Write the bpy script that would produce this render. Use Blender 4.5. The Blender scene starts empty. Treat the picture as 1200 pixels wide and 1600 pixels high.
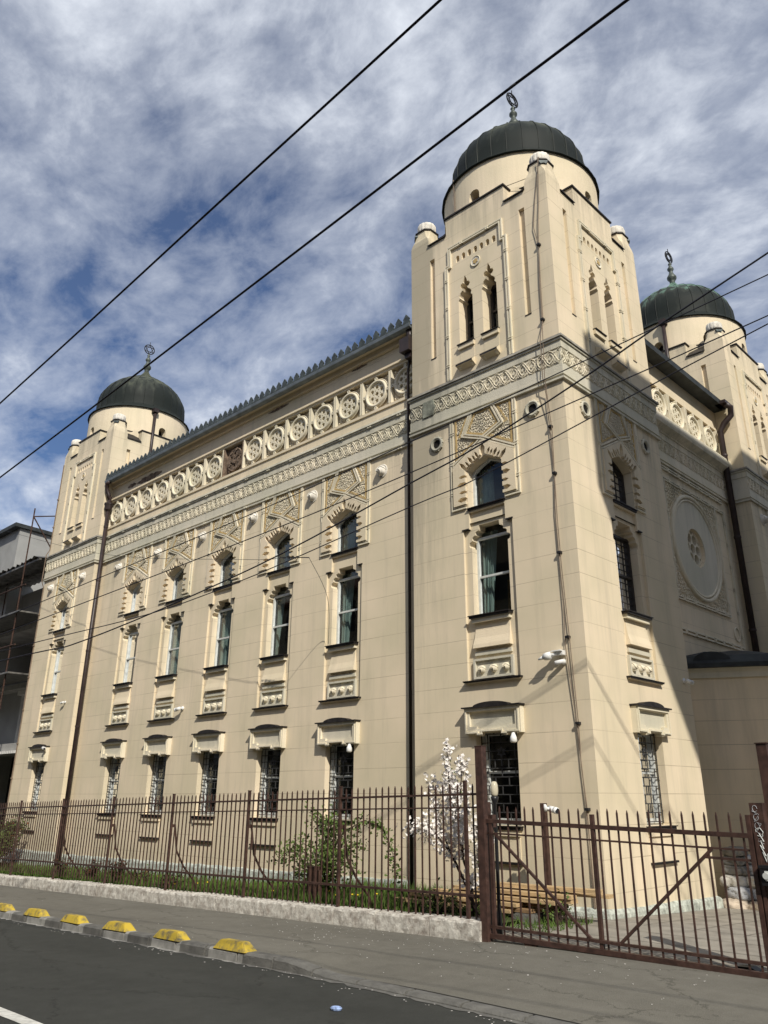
import bpy, bmesh, math, random
from math import sin, cos, pi, radians
from mathutils import Vector, Matrix
from mathutils.geometry import tessellate_polygon
random.seed(7)
S = bpy.context.scene
COL = S.collection

# ------------------------------------------------------------------ materials
MATS = {}
def nt(name):
    m = bpy.data.materials.new(name); m.use_nodes = True
    n = m.node_tree.nodes; l = m.node_tree.links
    MATS[name] = m
    return m, n, l, n['Principled BSDF']

def mat(name, col, rough=.8, var=.12, scale=6., bump=.0, bscale=60., metal=0., spec=.3, col2=None, detail=5., stretch=(1, 1, 1)):
    m, n, l, b = nt(name)
    b.inputs['Roughness'].default_value = rough
    b.inputs['Metallic'].default_value = metal
    b.inputs['Specular IOR Level'].default_value = spec
    tc = n.new('ShaderNodeNewGeometry')
    mp = n.new('ShaderNodeMapping'); mp.inputs['Scale'].default_value = stretch
    l.new(tc.outputs['Position'], mp.inputs['Vector'])
    no = n.new('ShaderNodeTexNoise'); no.inputs['Scale'].default_value = scale; no.inputs['Detail'].default_value = detail
    l.new(mp.outputs[0], no.inputs['Vector'])
    r = n.new('ShaderNodeValToRGB')
    c2 = col2 or tuple(c * (1 - var * 2) for c in col)
    c1 = col if col2 else tuple(min(1, c * (1 + var)) for c in col)
    r.color_ramp.elements[0].position = .3; r.color_ramp.elements[1].position = .7
    r.color_ramp.elements[0].color = (*c2, 1); r.color_ramp.elements[1].color = (*c1, 1)
    l.new(no.outputs['Fac'], r.inputs['Fac']); l.new(r.outputs[0], b.inputs['Base Color'])
    if bump:
        n2 = n.new('ShaderNodeTexNoise'); n2.inputs['Scale'].default_value = bscale; n2.inputs['Detail'].default_value = 4
        l.new(mp.outputs[0], n2.inputs['Vector'])
        bp = n.new('ShaderNodeBump'); bp.inputs['Strength'].default_value = bump; bp.inputs['Distance'].default_value = .02
        l.new(n2.outputs['Fac'], bp.inputs['Height']); l.new(bp.outputs[0], b.inputs['Normal'])
    return m

def math_node(n, op, a=None, b=None):
    x = n.new('ShaderNodeMath'); x.operation = op
    for i, v in ((0, a), (1, b)):
        if v is None: continue
        if isinstance(v, (int, float)): x.inputs[i].default_value = v
        else: x.id_data.links.new(v, x.inputs[i])
    return x.outputs[0]

def stucco(name, col, joints=True, dirt=.5):
    m, n, l, b = nt(name)
    b.inputs['Roughness'].default_value = .92; b.inputs['Specular IOR Level'].default_value = .15
    g = n.new('ShaderNodeNewGeometry')
    sp = n.new('ShaderNodeSeparateXYZ'); l.new(g.outputs['Position'], sp.inputs[0])
    # broad colour patches
    n1 = n.new('ShaderNodeTexNoise'); n1.inputs['Scale'].default_value = .9; n1.inputs['Detail'].default_value = 6
    l.new(g.outputs['Position'], n1.inputs['Vector'])
    r1 = n.new('ShaderNodeValToRGB'); e = r1.color_ramp.elements
    e[0].position = .32; e[1].position = .68
    e[0].color = (col[0] * .86, col[1] * .89, col[2] * .86, 1); e[1].color = (*[c * 1.02 for c in col], 1)
    l.new(n1.outputs['Fac'], r1.inputs['Fac'])
    # rain streaks
    mp = n.new('ShaderNodeMapping'); mp.inputs['Scale'].default_value = (3.2, 3.2, .28)
    l.new(g.outputs['Position'], mp.inputs['Vector'])
    n2 = n.new('ShaderNodeTexNoise'); n2.inputs['Scale'].default_value = 1.3; n2.inputs['Detail'].default_value = 8; n2.inputs['Roughness'].default_value = .65
    l.new(mp.outputs[0], n2.inputs['Vector'])
    r2 = n.new('ShaderNodeValToRGB'); e = r2.color_ramp.elements
    e[0].position = .54; e[1].position = .80; e[0].color = (0, 0, 0, 1); e[1].color = (dirt, dirt, dirt, 1)
    l.new(n2.outputs['Fac'], r2.inputs['Fac'])
    mx = n.new('ShaderNodeMix'); mx.data_type = 'RGBA'
    l.new(r2.outputs[0], mx.inputs['Factor']); l.new(r1.outputs[0], mx.inputs['A'])
    mx.inputs['B'].default_value = (col[0] * .62, col[1] * .64, col[2] * .66, 1)
    out = mx.outputs['Result']
    mp4 = n.new('ShaderNodeMapping'); mp4.inputs['Scale'].default_value = (2.1, 2.1, .16); mp4.inputs['Location'].default_value = (3.7, 1.1, .4)
    l.new(g.outputs['Position'], mp4.inputs['Vector'])
    n4 = n.new('ShaderNodeTexNoise'); n4.inputs['Scale'].default_value = 1.7; n4.inputs['Detail'].default_value = 9; n4.inputs['Roughness'].default_value = .7
    l.new(mp4.outputs[0], n4.inputs['Vector'])
    zones = None
    for za, zb in ((6.6, 8.15), (-.2, .75), (8.2, 9.0), (11.5, 12.9)):
        zr = n.new('ShaderNodeMapRange'); zr.interpolation_type = 'SMOOTHSTEP'
        if zb < 1: zr.inputs[1].default_value = zb; zr.inputs[2].default_value = za
        else: zr.inputs[1].default_value = za; zr.inputs[2].default_value = zb
        l.new(sp.outputs['Z'], zr.inputs[0])
        q = zr.outputs[0]
        if zb > 1: q = math_node(n, 'MULTIPLY', q, math_node(n, 'LESS_THAN', sp.outputs['Z'], zb + .02))
        zones = q if zones is None else math_node(n, 'MAXIMUM', zones, q)
    # the weathered corner of the near tower below its cracked ledge
    zx = n.new('ShaderNodeMapRange'); zx.inputs[1].default_value = -2.5; zx.inputs[2].default_value = -3.1; l.new(sp.outputs['X'], zx.inputs[0])
    zx2 = math_node(n, 'MULTIPLY', zx.outputs[0], math_node(n, 'GREATER_THAN', sp.outputs['X'], -3.46))
    zy2 = math_node(n, 'MULTIPLY', zx2, math_node(n, 'LESS_THAN', sp.outputs['Y'], .02))
    zz2 = n.new('ShaderNodeMapRange'); zz2.inputs[1].default_value = 2.5; zz2.inputs[2].default_value = 8.2; l.new(sp.outputs['Z'], zz2.inputs[0])
    extra = math_node(n, 'MULTIPLY', math_node(n, 'MULTIPLY', zy2, zz2.outputs[0]), .24)
    st = n.new('ShaderNodeMapRange'); st.inputs[1].default_value = .50; st.inputs[2].default_value = .72; st.inputs[3].default_value = 0.; st.inputs[4].default_value = .62
    l.new(math_node(n, 'ADD', math_node(n, 'ADD', n4.outputs['Fac'], math_node(n, 'MULTIPLY', zones, .06)), extra), st.inputs[0])
    ms = n.new('ShaderNodeMix'); ms.data_type = 'RGBA'
    sf = math_node(n, 'MULTIPLY', st.outputs[0], math_node(n, 'ADD', math_node(n, 'MULTIPLY', zones, .75), math_node(n, 'ADD', .38, math_node(n, 'MULTIPLY', extra, 4.))))
    l.new(math_node(n, 'MINIMUM', sf, .7), ms.inputs['Factor']); l.new(out, ms.inputs['A']); ms.inputs['B'].default_value = (col[0] * .42, col[1] * .45, col[2] * .46, 1)
    out = ms.outputs['Result']
    # fine speckle
    n3 = n.new('ShaderNodeTexNoise'); n3.inputs['Scale'].default_value = 45; n3.inputs['Detail'].default_value = 3
    l.new(g.outputs['Position'], n3.inputs['Vector'])
    height = n3.outputs['Fac']
    if joints:
        z = sp.outputs['Z']
        up = math_node(n, 'GREATER_THAN', z, 2.825)
        ha = math_node(n, 'FRACT', math_node(n, 'DIVIDE', math_node(n, 'SUBTRACT', z, 2.82), .381))
        hb = math_node(n, 'FRACT', math_node(n, 'DIVIDE', math_node(n, 'SUBTRACT', z, 2.82 - 4.25), .425))
        f = math_node(n, 'ADD', math_node(n, 'MULTIPLY', ha, up), math_node(n, 'MULTIPLY', hb, math_node(n, 'SUBTRACT', 1., up)))
        j = math_node(n, 'LESS_THAN', f, .026)
        jn = n.new('ShaderNodeTexNoise'); jn.inputs['Scale'].default_value = .7
        l.new(g.outputs['Position'], jn.inputs['Vector'])
        jr = n.new('ShaderNodeMapRange'); jr.inputs[1].default_value = .35; jr.inputs[2].default_value = .65; jr.inputs[3].default_value = .12; jr.inputs[4].default_value = .62
        l.new(jn.outputs['Fac'], jr.inputs[0])
        jf = math_node(n, 'MULTIPLY', j, jr.outputs[0])
        mj = n.new('ShaderNodeMix'); mj.data_type = 'RGBA'
        l.new(jf, mj.inputs['Factor']); l.new(out, mj.inputs['A']); mj.inputs['B'].default_value = (col[0] * .4, col[1] * .38, col[2] * .36, 1)
        out = mj.outputs['Result']
        height = math_node(n, 'SUBTRACT', math_node(n, 'MULTIPLY', n3.outputs['Fac'], .12), j)
    l.new(out, b.inputs['Base Color'])
    bp = n.new('ShaderNodeBump'); bp.inputs['Strength'].default_value = .35; bp.inputs['Distance'].default_value = .01
    l.new(height, bp.inputs['Height']); l.new(bp.outputs[0], b.inputs['Normal'])
    return m

WALL = (.765, .645, .475)
stucco('stucco', WALL)
stucco('stucco_plain', WALL, joints=False, dirt=.35)
stucco('trim', (.755, .675, .53), joints=False, dirt=.6)
stucco('trim_grey', (.64, .59, .48), joints=False, dirt=.8)
mat('stain_slab', (.25, .26, .21), .95, .3, 7, .5, 40)
mat('ledge', (.30, .28, .24), .9, .25, 5, .2, 40)
mat('panel_bg', (.66, .58, .45), .95, .12, 9, .5, 90)
mat('ochre', (.50, .36, .16), .9, .12, 12)
mat('white_cap', (.72, .68, .60), .85, .15, 8, .3, 40)
mat('brick_broken', (.20, .145, .105), .95, .3, 9, .8, 30)
mat('flashing', (.035, .03, .028), .55, .3, 8, .1, 30, .3)
mat('brown_metal', (.066, .034, .026), .55, .25, 14, .15, 60, .0, .45)
mat('pipe_brown', (.035, .022, .02), .45, .2, 6, .1, 30, .0, .4)
mat('dark_void', (.012, .011, .010), .95, .1)  # near-black colour stands in for the shade inside openings
mat('interior', (.10, .09, .075), .9, .2, 1.5)  # shade of the unlit rooms is put into this dark colour
mat('frame_white', (.60, .62, .60), .5, .08, 12)
mat('frame_dark', (.05, .042, .036), .5, .2, 12)
mat('grille', (.06, .06, .06), .5, .2, 20)
mat('blind', (.26, .31, .29), .8, .2, 6)
mat('curtain', (.52, .62, .60), .8, .1, 4)
mat('curtain_brown', (.30, .17, .06), .8, .1, 4)
mat('iron', (.03, .03, .03), .5, .2, 20, 0, 1, .4)
mat('zinc', (.22, .25, .27), .5, .15, 5, .05, 30, .4)
mat('bronze', (.10, .115, .10), .5, .25, 10, .05, 30, .3)
mat('crest_metal', (.07, .085, .085), .55, .25, 8, 0, 1, .3)
mat('cable', (.012, .012, .02), .6, .1)
mat('cable_brown', (.20, .15, .11), .7, .15)
mat('white_plastic', (.78, .78, .76), .35, .05)
mat('black_plastic', (.02, .02, .022), .35, .1)
mat('yard_paving', (.29, .265, .225), .92, .14, 3, .3, 60)
mat('paving_joint', (.17, .155, .13), .95, .2, 4)
mat('soil', (.09, .07, .045), .95, .3, 6, .6, 30)
mat('marking_white', (.62, .61, .56), .8, .15, 14)
mat('garden_earth', (.05, .06, .02), .95, .3, 6, .6, 30)
mat('grass_blade', (.10, .155, .03), .8, .3, 5, col2=(.05, .095, .015))
mat('leaf', (.12, .175, .04), .6, .3, 7, col2=(.06, .10, .02))
mat('leaf_dark', (.045, .06, .022), .6, .3, 7, col2=(.03, .028, .014))
mat('leaf_red', (.16, .06, .02), .6, .3, 7)
mat('petal', (.80, .76, .72), .7, .06, 9)
mat('dandelion', (.75, .55, .03), .7, .1)
mat('bark', (.055, .035, .028), .9, .3, 20, .4, 60)
mat('timber', (.52, .37, .20), .8, .18, 5, .2, 60, stretch=(1, 8, 8))
mat('timber_old', (.30, .19, .10), .85, .25, 6, .2, 60, stretch=(1, 8, 8))
mat('sack_white', (.70, .67, .60), .8, .12, 8, .5, 70)
mat('sack_grey', (.50, .51, .53), .8, .12, 8, .5, 70)
mat('sack_dark', (.27, .26, .24), .8, .2, 8, .5, 70)
mat('sack_tan', (.58, .49, .39), .8, .15, 8, .5, 70)
mat('nb_wall', (.32, .32, .31), .95, .08, 1.5, .2, 30)
mat('nb_concrete', (.38, .37, .35), .95, .15, 2, .3, 30)
mat('nb_white', (.6, .59, .56), .9, .1, 3)
mat('sheet_metal', (.20, .19, .175), .5, .3, 6, .1, 30, .4)
mat('row_a', (.42, .33, .22), .9, .1, 2)
mat('row_b', (.36, .33, .29), .9, .1, 2)
mat('row_c', (.48, .40, .28), .9, .1, 2)
mat('roof_tile', (.16, .07, .045), .9, .2, 6)
mat('rust', (.07, .038, .027), .8, .3, 14)
mat('roof_dark', (.04, .045, .045), .6, .25, 4, .1, 30, .2)
mat('lamp_glass', (.55, .50, .38), .2, .05)
mat('litter', (.3, .4, .65), .5, .3, 40)
mat('marble_peel', (.50, .53, .47), .9, .25, 12, .5, 40)

def asphalt(name, c_dark, c_light, crack, seed):
    m, n, l, b = nt(name)
    b.inputs['Roughness'].default_value = .95; b.inputs['Specular IOR Level'].default_value = .06
    g = n.new('ShaderNodeNewGeometry')
    def noise(sc, det, off, st=(1, 1, 1), rough=.6):
        mp = n.new('ShaderNodeMapping'); mp.inputs['Location'].default_value = (off, off * 1.7, 0); mp.inputs['Scale'].default_value = st
        l.new(g.outputs['Position'], mp.inputs['Vector'])
        t = n.new('ShaderNodeTexNoise'); t.inputs['Scale'].default_value = sc; t.inputs['Detail'].default_value = det; t.inputs['Roughness'].default_value = rough
        l.new(mp.outputs[0], t.inputs['Vector']); return t
    big = noise(.55, 4, seed, (.5, 1.4, 1)); mid = noise(5, 8, seed + 3, (1, 1, 1), .7); ag = noise(150, 2, seed + 9)
    f = math_node(n, 'ADD', math_node(n, 'ADD', math_node(n, 'MULTIPLY', big.outputs['Fac'], .45), math_node(n, 'MULTIPLY', mid.outputs['Fac'], .3)), math_node(n, 'MULTIPLY', ag.outputs['Fac'], .35))
    r = n.new('ShaderNodeValToRGB'); e = r.color_ramp.elements
    e[0].position = .42; e[0].color = (*c_dark, 1); e[1].position = .70; e[1].color = (*c_light, 1)
    l.new(f, r.inputs['Fac'])
    # pale stones in the surface
    vo = n.new('ShaderNodeTexVoronoi'); vo.inputs['Scale'].default_value = 70; l.new(g.outputs['Position'], vo.inputs['Vector'])
    sp_ = math_node(n, 'MULTIPLY', math_node(n, 'LESS_THAN', vo.outputs['Distance'], .16), .35)
    m1 = n.new('ShaderNodeMix'); m1.data_type = 'RGBA'; l.new(sp_, m1.inputs['Factor']); l.new(r.outputs[0], m1.inputs['A']); m1.inputs['B'].default_value = (*[c * 1.9 for c in c_light], 1)
    # cracks
    sc = n.new('ShaderNodeVectorMath'); sc.operation = 'SCALE'; sc.inputs['Scale'].default_value = .55; l.new(mid.outputs['Color'], sc.inputs[0])
    ad = n.new('ShaderNodeVectorMath'); ad.operation = 'ADD'; l.new(g.outputs['Position'], ad.inputs[0]); l.new(sc.outputs[0], ad.inputs[1])
    mpc = n.new('ShaderNodeMapping'); mpc.inputs['Scale'].default_value = (.35, .8, 0); l.new(ad.outputs[0], mpc.inputs['Vector'])
    vc = n.new('ShaderNodeTexVoronoi'); vc.feature = 'DISTANCE_TO_EDGE'; vc.inputs['Scale'].default_value = .9; l.new(mpc.outputs[0], vc.inputs['Vector'])
    ck = math_node(n, 'MULTIPLY', math_node(n, 'MULTIPLY', math_node(n, 'LESS_THAN', vc.outputs['Distance'], .006), math_node(n, 'GREATER_THAN', big.outputs['Fac'], .48)), crack)
    m2 = n.new('ShaderNodeMix'); m2.data_type = 'RGBA'; l.new(ck, m2.inputs['Factor']); l.new(m1.outputs['Result'], m2.inputs['A']); m2.inputs['B'].default_value = (*[c * .35 for c in c_dark], 1)
    l.new(m2.outputs['Result'], b.inputs['Base Color'])
    bp = n.new('ShaderNodeBump'); bp.inputs['Strength'].default_value = .55; bp.inputs['Distance'].default_value = .012
    l.new(math_node(n, 'SUBTRACT', ag.outputs['Fac'], ck), bp.inputs['Height']); l.new(bp.outputs[0], b.inputs['Normal'])
asphalt('asphalt', (.043, .044, .040), (.068, .069, .063), .30, 1.)
asphalt('sidewalk_asphalt', (.125, .118, .10), (.195, .185, .158), .38, 5.)
def wall_stone():
    m, n, l, b = nt('limestone')
    b.inputs['Roughness'].default_value = .95; b.inputs['Specular IOR Level'].default_value = .15
    g = n.new('ShaderNodeNewGeometry')
    v = n.new('ShaderNodeTexVoronoi'); v.inputs['Scale'].default_value = 9; v.feature = 'DISTANCE_TO_EDGE'
    no = n.new('ShaderNodeTexNoise'); no.inputs['Scale'].default_value = 9; no.inputs['Detail'].default_value = 10; no.inputs['Roughness'].default_value = .72
    l.new(g.outputs['Position'], no.inputs['Vector'])
    ad = n.new('ShaderNodeVectorMath'); ad.operation = 'ADD'
    sc = n.new('ShaderNodeVectorMath'); sc.operation = 'SCALE'; sc.inputs['Scale'].default_value = .25
    l.new(no.outputs['Color'], sc.inputs[0]); l.new(g.outputs['Position'], ad.inputs[0]); l.new(sc.outputs[0], ad.inputs[1])
    l.new(ad.outputs[0], v.inputs['Vector'])
    r = n.new('ShaderNodeValToRGB'); e = r.color_ramp.elements
    e[0].position = .36; e[0].color = (.33, .29, .25, 1); e[1].position = .60; e[1].color = (.70, .67, .60, 1)
    l.new(no.outputs['Fac'], r.inputs['Fac']); l.new(r.outputs[0], b.inputs['Base Color'])
    s = math_node(n, 'ADD', math_node(n, 'MULTIPLY', no.outputs['Fac'], 1.2), math_node(n, 'MINIMUM', math_node(n, 'MULTIPLY', v.outputs[0], 3.), .25))
    bp = n.new('ShaderNodeBump'); bp.inputs['Strength'].default_value = .6; bp.inputs['Distance'].default_value = .03
    l.new(s, bp.inputs['Height']); l.new(bp.outputs[0], b.inputs['Normal'])
wall_stone()

def copper(name, patina):
    m, n, l, b = nt(name)
    b.inputs['Roughness'].default_value = .6; b.inputs['Metallic'].default_value = .0; b.inputs['Specular IOR Level'].default_value = .12
    g = n.new('ShaderNodeNewGeometry'); sp = n.new('ShaderNodeSeparateXYZ'); l.new(g.outputs['Position'], sp.inputs[0])
    mp = n.new('ShaderNodeMapping'); mp.inputs['Scale'].default_value = (2.4, 2.4, .7)
    l.new(g.outputs['Position'], mp.inputs['Vector'])
    no = n.new('ShaderNodeTexNoise'); no.inputs['Scale'].default_value = 1.6; no.inputs['Detail'].default_value = 7
    l.new(mp.outputs[0], no.inputs['Vector'])
    hz = n.new('ShaderNodeMapRange'); hz.inputs[1].default_value = 14.55; hz.inputs[2].default_value = 15.5
    hz.inputs[3].default_value = -.16; hz.inputs[4].default_value = .24
    l.new(sp.outputs['Z'], hz.inputs[0])
    f = math_node(n, 'ADD', no.outputs['Fac'], hz.outputs[0])
    r = n.new('ShaderNodeValToRGB'); e = r.color_ramp.elements
    e[0].position = .38; e[0].color = (.017, .021, .019, 1); e[1].position = .53; e[1].color = (.034, .039, .033, 1)
    k = e.new(.68); k.color = (*patina, 1)
    l.new(f, r.inputs['Fac']); l.new(r.outputs[0], b.inputs['Base Color'])
copper('copper_dark', (.075, .082, .06))
copper('copper_green', (.12, .20, .155))

def glass():
    m, n, l, b = nt('window_glass')
    n.remove(b); o = n['Material Output']
    t = n.new('ShaderNodeBsdfTransparent'); t.inputs[0].default_value = (.70, .74, .73, 1)
    gl = n.new('ShaderNodeBsdfGlossy'); gl.inputs['Roughness'].default_value = .02; gl.inputs[0].default_value = (.9, .92, .95, 1)
    lw = n.new('ShaderNodeLayerWeight'); lw.inputs['Blend'].default_value = .12
    f = math_node(n, 'ADD', math_node(n, 'MULTIPLY', lw.outputs['Fresnel'], .9), .03)
    mx = n.new('ShaderNodeMixShader'); l.new(f, mx.inputs[0]); l.new(t.outputs[0], mx.inputs[1]); l.new(gl.outputs[0], mx.inputs[2])
    l.new(mx.outputs[0], o.inputs['Surface'])
glass()

def kerb_paint():
    m, n, l, b = nt('kerb_stone')
    b.inputs['Roughness'].default_value = .92
    g = n.new('ShaderNodeNewGeometry'); sp = n.new('ShaderNodeSeparateXYZ'); l.new(g.outputs['Position'], sp.inputs[0])
    f = math_node(n, 'FRACT', math_node(n, 'DIVIDE', math_node(n, 'ADD', sp.outputs['X'], 21.46), 1.27))
    a = math_node(n, 'LESS_THAN', f, .52)
    on = math_node(n, 'LESS_THAN', sp.outputs['X'], -1.42)
    a = math_node(n, 'MULTIPLY', a, on)
    no = n.new('ShaderNodeTexNoise'); no.inputs['Scale'].default_value = 7; no.inputs['Detail'].default_value = 8
    l.new(g.outputs['Position'], no.inputs['Vector'])
    w = math_node(n, 'MULTIPLY', a, no.outputs['Fac'])
    mx = n.new('ShaderNodeMix'); mx.data_type = 'RGBA'; l.new(w, mx.inputs['Factor'])
    r = n.new('ShaderNodeValToRGB'); e = r.color_ramp.elements
    e[0].position = .3; e[0].color = (.085, .082, .075, 1); e[1].position = .7; e[1].color = (.16, .155, .14, 1)
    l.new(no.outputs['Fac'], r.inputs['Fac']); l.new(r.outputs[0], mx.inputs['A']); mx.inputs['B'].default_value = (.42, .41, .38, 1)
    l.new(mx.outputs['Result'], b.inputs['Base Color'])
    bp = n.new('ShaderNodeBump'); bp.inputs['Strength'].default_value = .5; bp.inputs['Distance'].default_value = .02
    n2 = n.new('ShaderNodeTexNoise'); n2.inputs['Scale'].default_value = 60; l.new(g.outputs['Position'], n2.inputs['Vector'])
    l.new(n2.outputs['Fac'], bp.inputs['Height']); l.new(bp.outputs[0], b.inputs['Normal'])
kerb_paint()

def yellow():
    m, n, l, b = nt('yellow_paint')
    b.inputs['Roughness'].default_value = .75
    g = n.new('ShaderNodeNewGeometry')
    no = n.new('ShaderNodeTexNoise'); no.inputs['Scale'].default_value = 9; no.inputs['Detail'].default_value = 9; no.inputs['Roughness'].default_value = .7
    l.new(g.outputs['Position'], no.inputs['Vector'])
    r = n.new('ShaderNodeValToRGB'); e = r.color_ramp.elements
    e[0].position = .36; e[0].color = (.13, .115, .075, 1); e[1].position = .55; e[1].color = (.50, .36, .035, 1)
    l.new(no.outputs['Fac'], r.inputs['Fac']); l.new(r.outputs[0], b.inputs['Base Color'])
    bp = n.new('ShaderNodeBump'); bp.inputs['Strength'].default_value = .4; bp.inputs['Distance'].default_value = .02
    l.new(no.outputs['Fac'], bp.inputs['Height']); l.new(bp.outputs[0], b.inputs['Normal'])
yellow()

# ------------------------------------------------------------------ mesh builder
class MB:
    """Collects faces. Local frame: u to the right along a wall, v up, w out of the wall (front wall: x, z, -y)."""
    def __init__(s): s.V = []; s.F = []; s.MI = []; s.SM = []; s.m = 0; s.sm = False; s.M = None
    def P(s, u, v, w):
        p = Vector((u, -w, v)); s.V.append(s.M @ p if s.M else p); return len(s.V) - 1
    def X(s, p):
        p = Vector(p); s.V.append(s.M @ p if s.M else p); return len(s.V) - 1
    def f(s, *i): s.F.append(i); s.MI.append(s.m); s.SM.append(s.sm)
    def box(s, u0, u1, v0, v1, w0, w1):
        a = [s.P(u, v, w) for w in (w0, w1) for v in (v0, v1) for u in (u0, u1)]
        s.f(a[4], a[5], a[7], a[6]); s.f(a[1], a[0], a[2], a[3]); s.f(a[0], a[1], a[5], a[4])
        s.f(a[2], a[6], a[7], a[3]); s.f(a[0], a[4], a[6], a[2]); s.f(a[1], a[3], a[7], a[5])
    def bx(s, c, d):   # axis box in world axes: centre, size
        s.box(c[0] - d[0] / 2, c[0] + d[0] / 2, c[2] - d[2] / 2, c[2] + d[2] / 2, -c[1] - d[1] / 2, -c[1] + d[1] / 2)
    def face(s, outer, holes=(), w=0.):
        loops = [list(outer)] + [list(h) for h in holes]
        tri = tessellate_polygon([[Vector((u, v, 0)) for u, v in lp] for lp in loops])
        flat = [p for lp in loops for p in lp]
        idx = [s.P(u, v, w) for u, v in flat]
        for a, b, c in tri:
            A, B, Cc = flat[a], flat[b], flat[c]
            ar = (B[0] - A[0]) * (Cc[1] - A[1]) - (B[1] - A[1]) * (Cc[0] - A[0])
            if abs(ar) < 1e-9: continue
            s.f(*((idx[a], idx[b], idx[c]) if ar > 0 else (idx[a], idx[c], idx[b])))
    def sides(s, loop, w0, w1):
        n = len(loop); a = [s.P(u, v, w0) for u, v in loop]; b = [s.P(u, v, w1) for u, v in loop]
        for i in range(n):
            j = (i + 1) % n; s.f(a[i], a[j], b[j], b[i])
    def prism(s, outer, w0, w1, holes=(), back=False):
        s.face(outer, holes, w1); s.sides(outer, w0, w1)
        for h in holes: s.sides(h, w1, w0)
        if back: s.face(outer, holes, w0)
    def strip(s, pts, hw, w0, w1, closed=False):
        n = len(pts); L = []; R = []
        for i in range(n):
            p = Vector(pts[i])
            a = Vector(pts[(i - 1) % n]) if (closed or i > 0) else None
            b = Vector(pts[(i + 1) % n]) if (closed or i < n - 1) else None
            d1 = (p - a).normalized() if a else (b - p).normalized()
            d2 = (b - p).normalized() if b else d1
            nn = Vector((-d1.y - d2.y, d1.x + d2.x)); k = nn.length
            nn = Vector((-d1.y, d1.x)) if k < 1e-6 else nn / k
            cs = max(.35, nn.dot(Vector((-d1.y, d1.x))))
            L.append(p + nn * hw / cs); R.append(p - nn * hw / cs)
        q = [[s.P(*L[i], w0), s.P(*L[i], w1), s.P(*R[i], w1), s.P(*R[i], w0)] for i in range(n)]
        for i in range(n if closed else n - 1):
            A = q[i]; B = q[(i + 1) % n]
            for k in range(3): s.f(A[k], A[k + 1], B[k + 1], B[k])
        if not closed:
            s.f(*q[0]); s.f(*q[-1][::-1])
    def double(s, pts, gap=.042, hw=.012, h=.03, closed=False, beads=.45):
        n = len(pts)
        def off(d):
            out = []
            for i in range(n):
                p = Vector(pts[i]); a = Vector(pts[(i - 1) % n]) if (closed or i) else None
                b = Vector(pts[(i + 1) % n]) if (closed or i < n - 1) else None
                d1 = (p - a).normalized() if a else (b - p).normalized(); d2 = (b - p).normalized() if b else d1
                nn = Vector((-d1.y - d2.y, d1.x + d2.x)).normalized(); cs = max(.35, nn.dot(Vector((-d1.y, d1.x))))
                out.append(tuple(p + nn * d / cs))
            return out
        s.strip(off(gap / 2), hw, 0, h, closed); s.strip(off(-gap / 2), hw, 0, h, closed)
        if beads:
            seg = [(Vector(pts[i]), Vector(pts[(i + 1) % n])) for i in range(n if closed else n - 1)]
            for a, b in seg:
                k = int((b - a).length / beads); d = (b - a).normalized()
                for j in range(k):
                    c = a + (b - a) * ((j + .5) / k)
                    for t in (-.022, .022):
                        s.strip([tuple(c + d * (t - .011) + Vector((-d.y, d.x)) * 0), tuple(c + d * (t + .011))], gap / 2 + hw, 0, h * 1.25)
    def tube(s, pts, r, n=6, close_ends=True):
        pts = [Vector(p) for p in pts]; rings = []
        up = None
        for i, p in enumerate(pts):
            d = (pts[min(i + 1, len(pts) - 1)] - pts[max(i - 1, 0)])
            d = d.normalized() if d.length > 1e-9 else Vector((0, 0, 1))
            if up is None: up = Vector((0, 0, 1)) if abs(d.z) < .9 else Vector((1, 0, 0))
            x = d.cross(up)
            x = x.normalized() if x.length > 1e-6 else d.orthogonal().normalized()
            y = x.cross(d).normalized(); up = y
            rr = r[i] if isinstance(r, (list, tuple)) else r
            rings.append([s.X(p + x * rr * cos(2 * pi * k / n) + y * rr * sin(2 * pi * k / n)) for k in range(n)])
        for a, b in zip(rings, rings[1:]):
            for k in range(n): s.f(a[k], a[(k + 1) % n], b[(k + 1) % n], b[k])
        if close_ends: s.f(*rings[0][::-1]); s.f(*rings[-1])
    def lathe(s, prof, n=24, c=(0, 0, 0), ribs=None, caps=True):
        """profile of (radius, z) about a vertical axis; ribs(k) gives a radius factor"""
        rings = []
        for r, z in prof:
            rings.append([s.X((c[0] + r * (ribs(k, n) if ribs else 1) * cos(2 * pi * k / n), c[1] + r * (ribs(k, n) if ribs else 1) * sin(2 * pi * k / n), c[2] + z)) for k in range(n)])
        for a, b in zip(rings, rings[1:]):
            for k in range(n): s.f(a[k], a[(k + 1) % n], b[(k + 1) % n], b[k])
        if caps: s.f(*rings[0][::-1]); s.f(*rings[-1])
    def dome_boss(s, u, v, r, h, n=14, w0=0., spiral=True):
        rings = []
        for i in range(5):
            t = i / 5 * pi / 2
            rings.append([s.P(u + r * cos(t) * cos(2 * pi * k / n), v + r * cos(t) * sin(2 * pi * k / n), w0 + h * sin(t)) for k in range(n)])
        tip = s.P(u, v, w0 + h)
        for a, b in zip(rings, rings[1:]):
            for k in range(n): s.f(a[k], a[(k + 1) % n], b[(k + 1) % n], b[k])
        for k in range(n): s.f(rings[-1][k], rings[-1][(k + 1) % n], tip)
        if spiral:
            for arm in range(3):
                pts = []
                for i in range(9):
                    t = i / 8; a = arm * 2.094 + t * 2.6; rr = r * (1 - t * .92)
                    pts.append(Vector((u + rr * cos(a), -(w0 + h * math.sqrt(max(0, 1 - (rr / r) ** 2)) + .004), v + rr * sin(a))))
                s.tube(pts, r * .11, 4)
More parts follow.
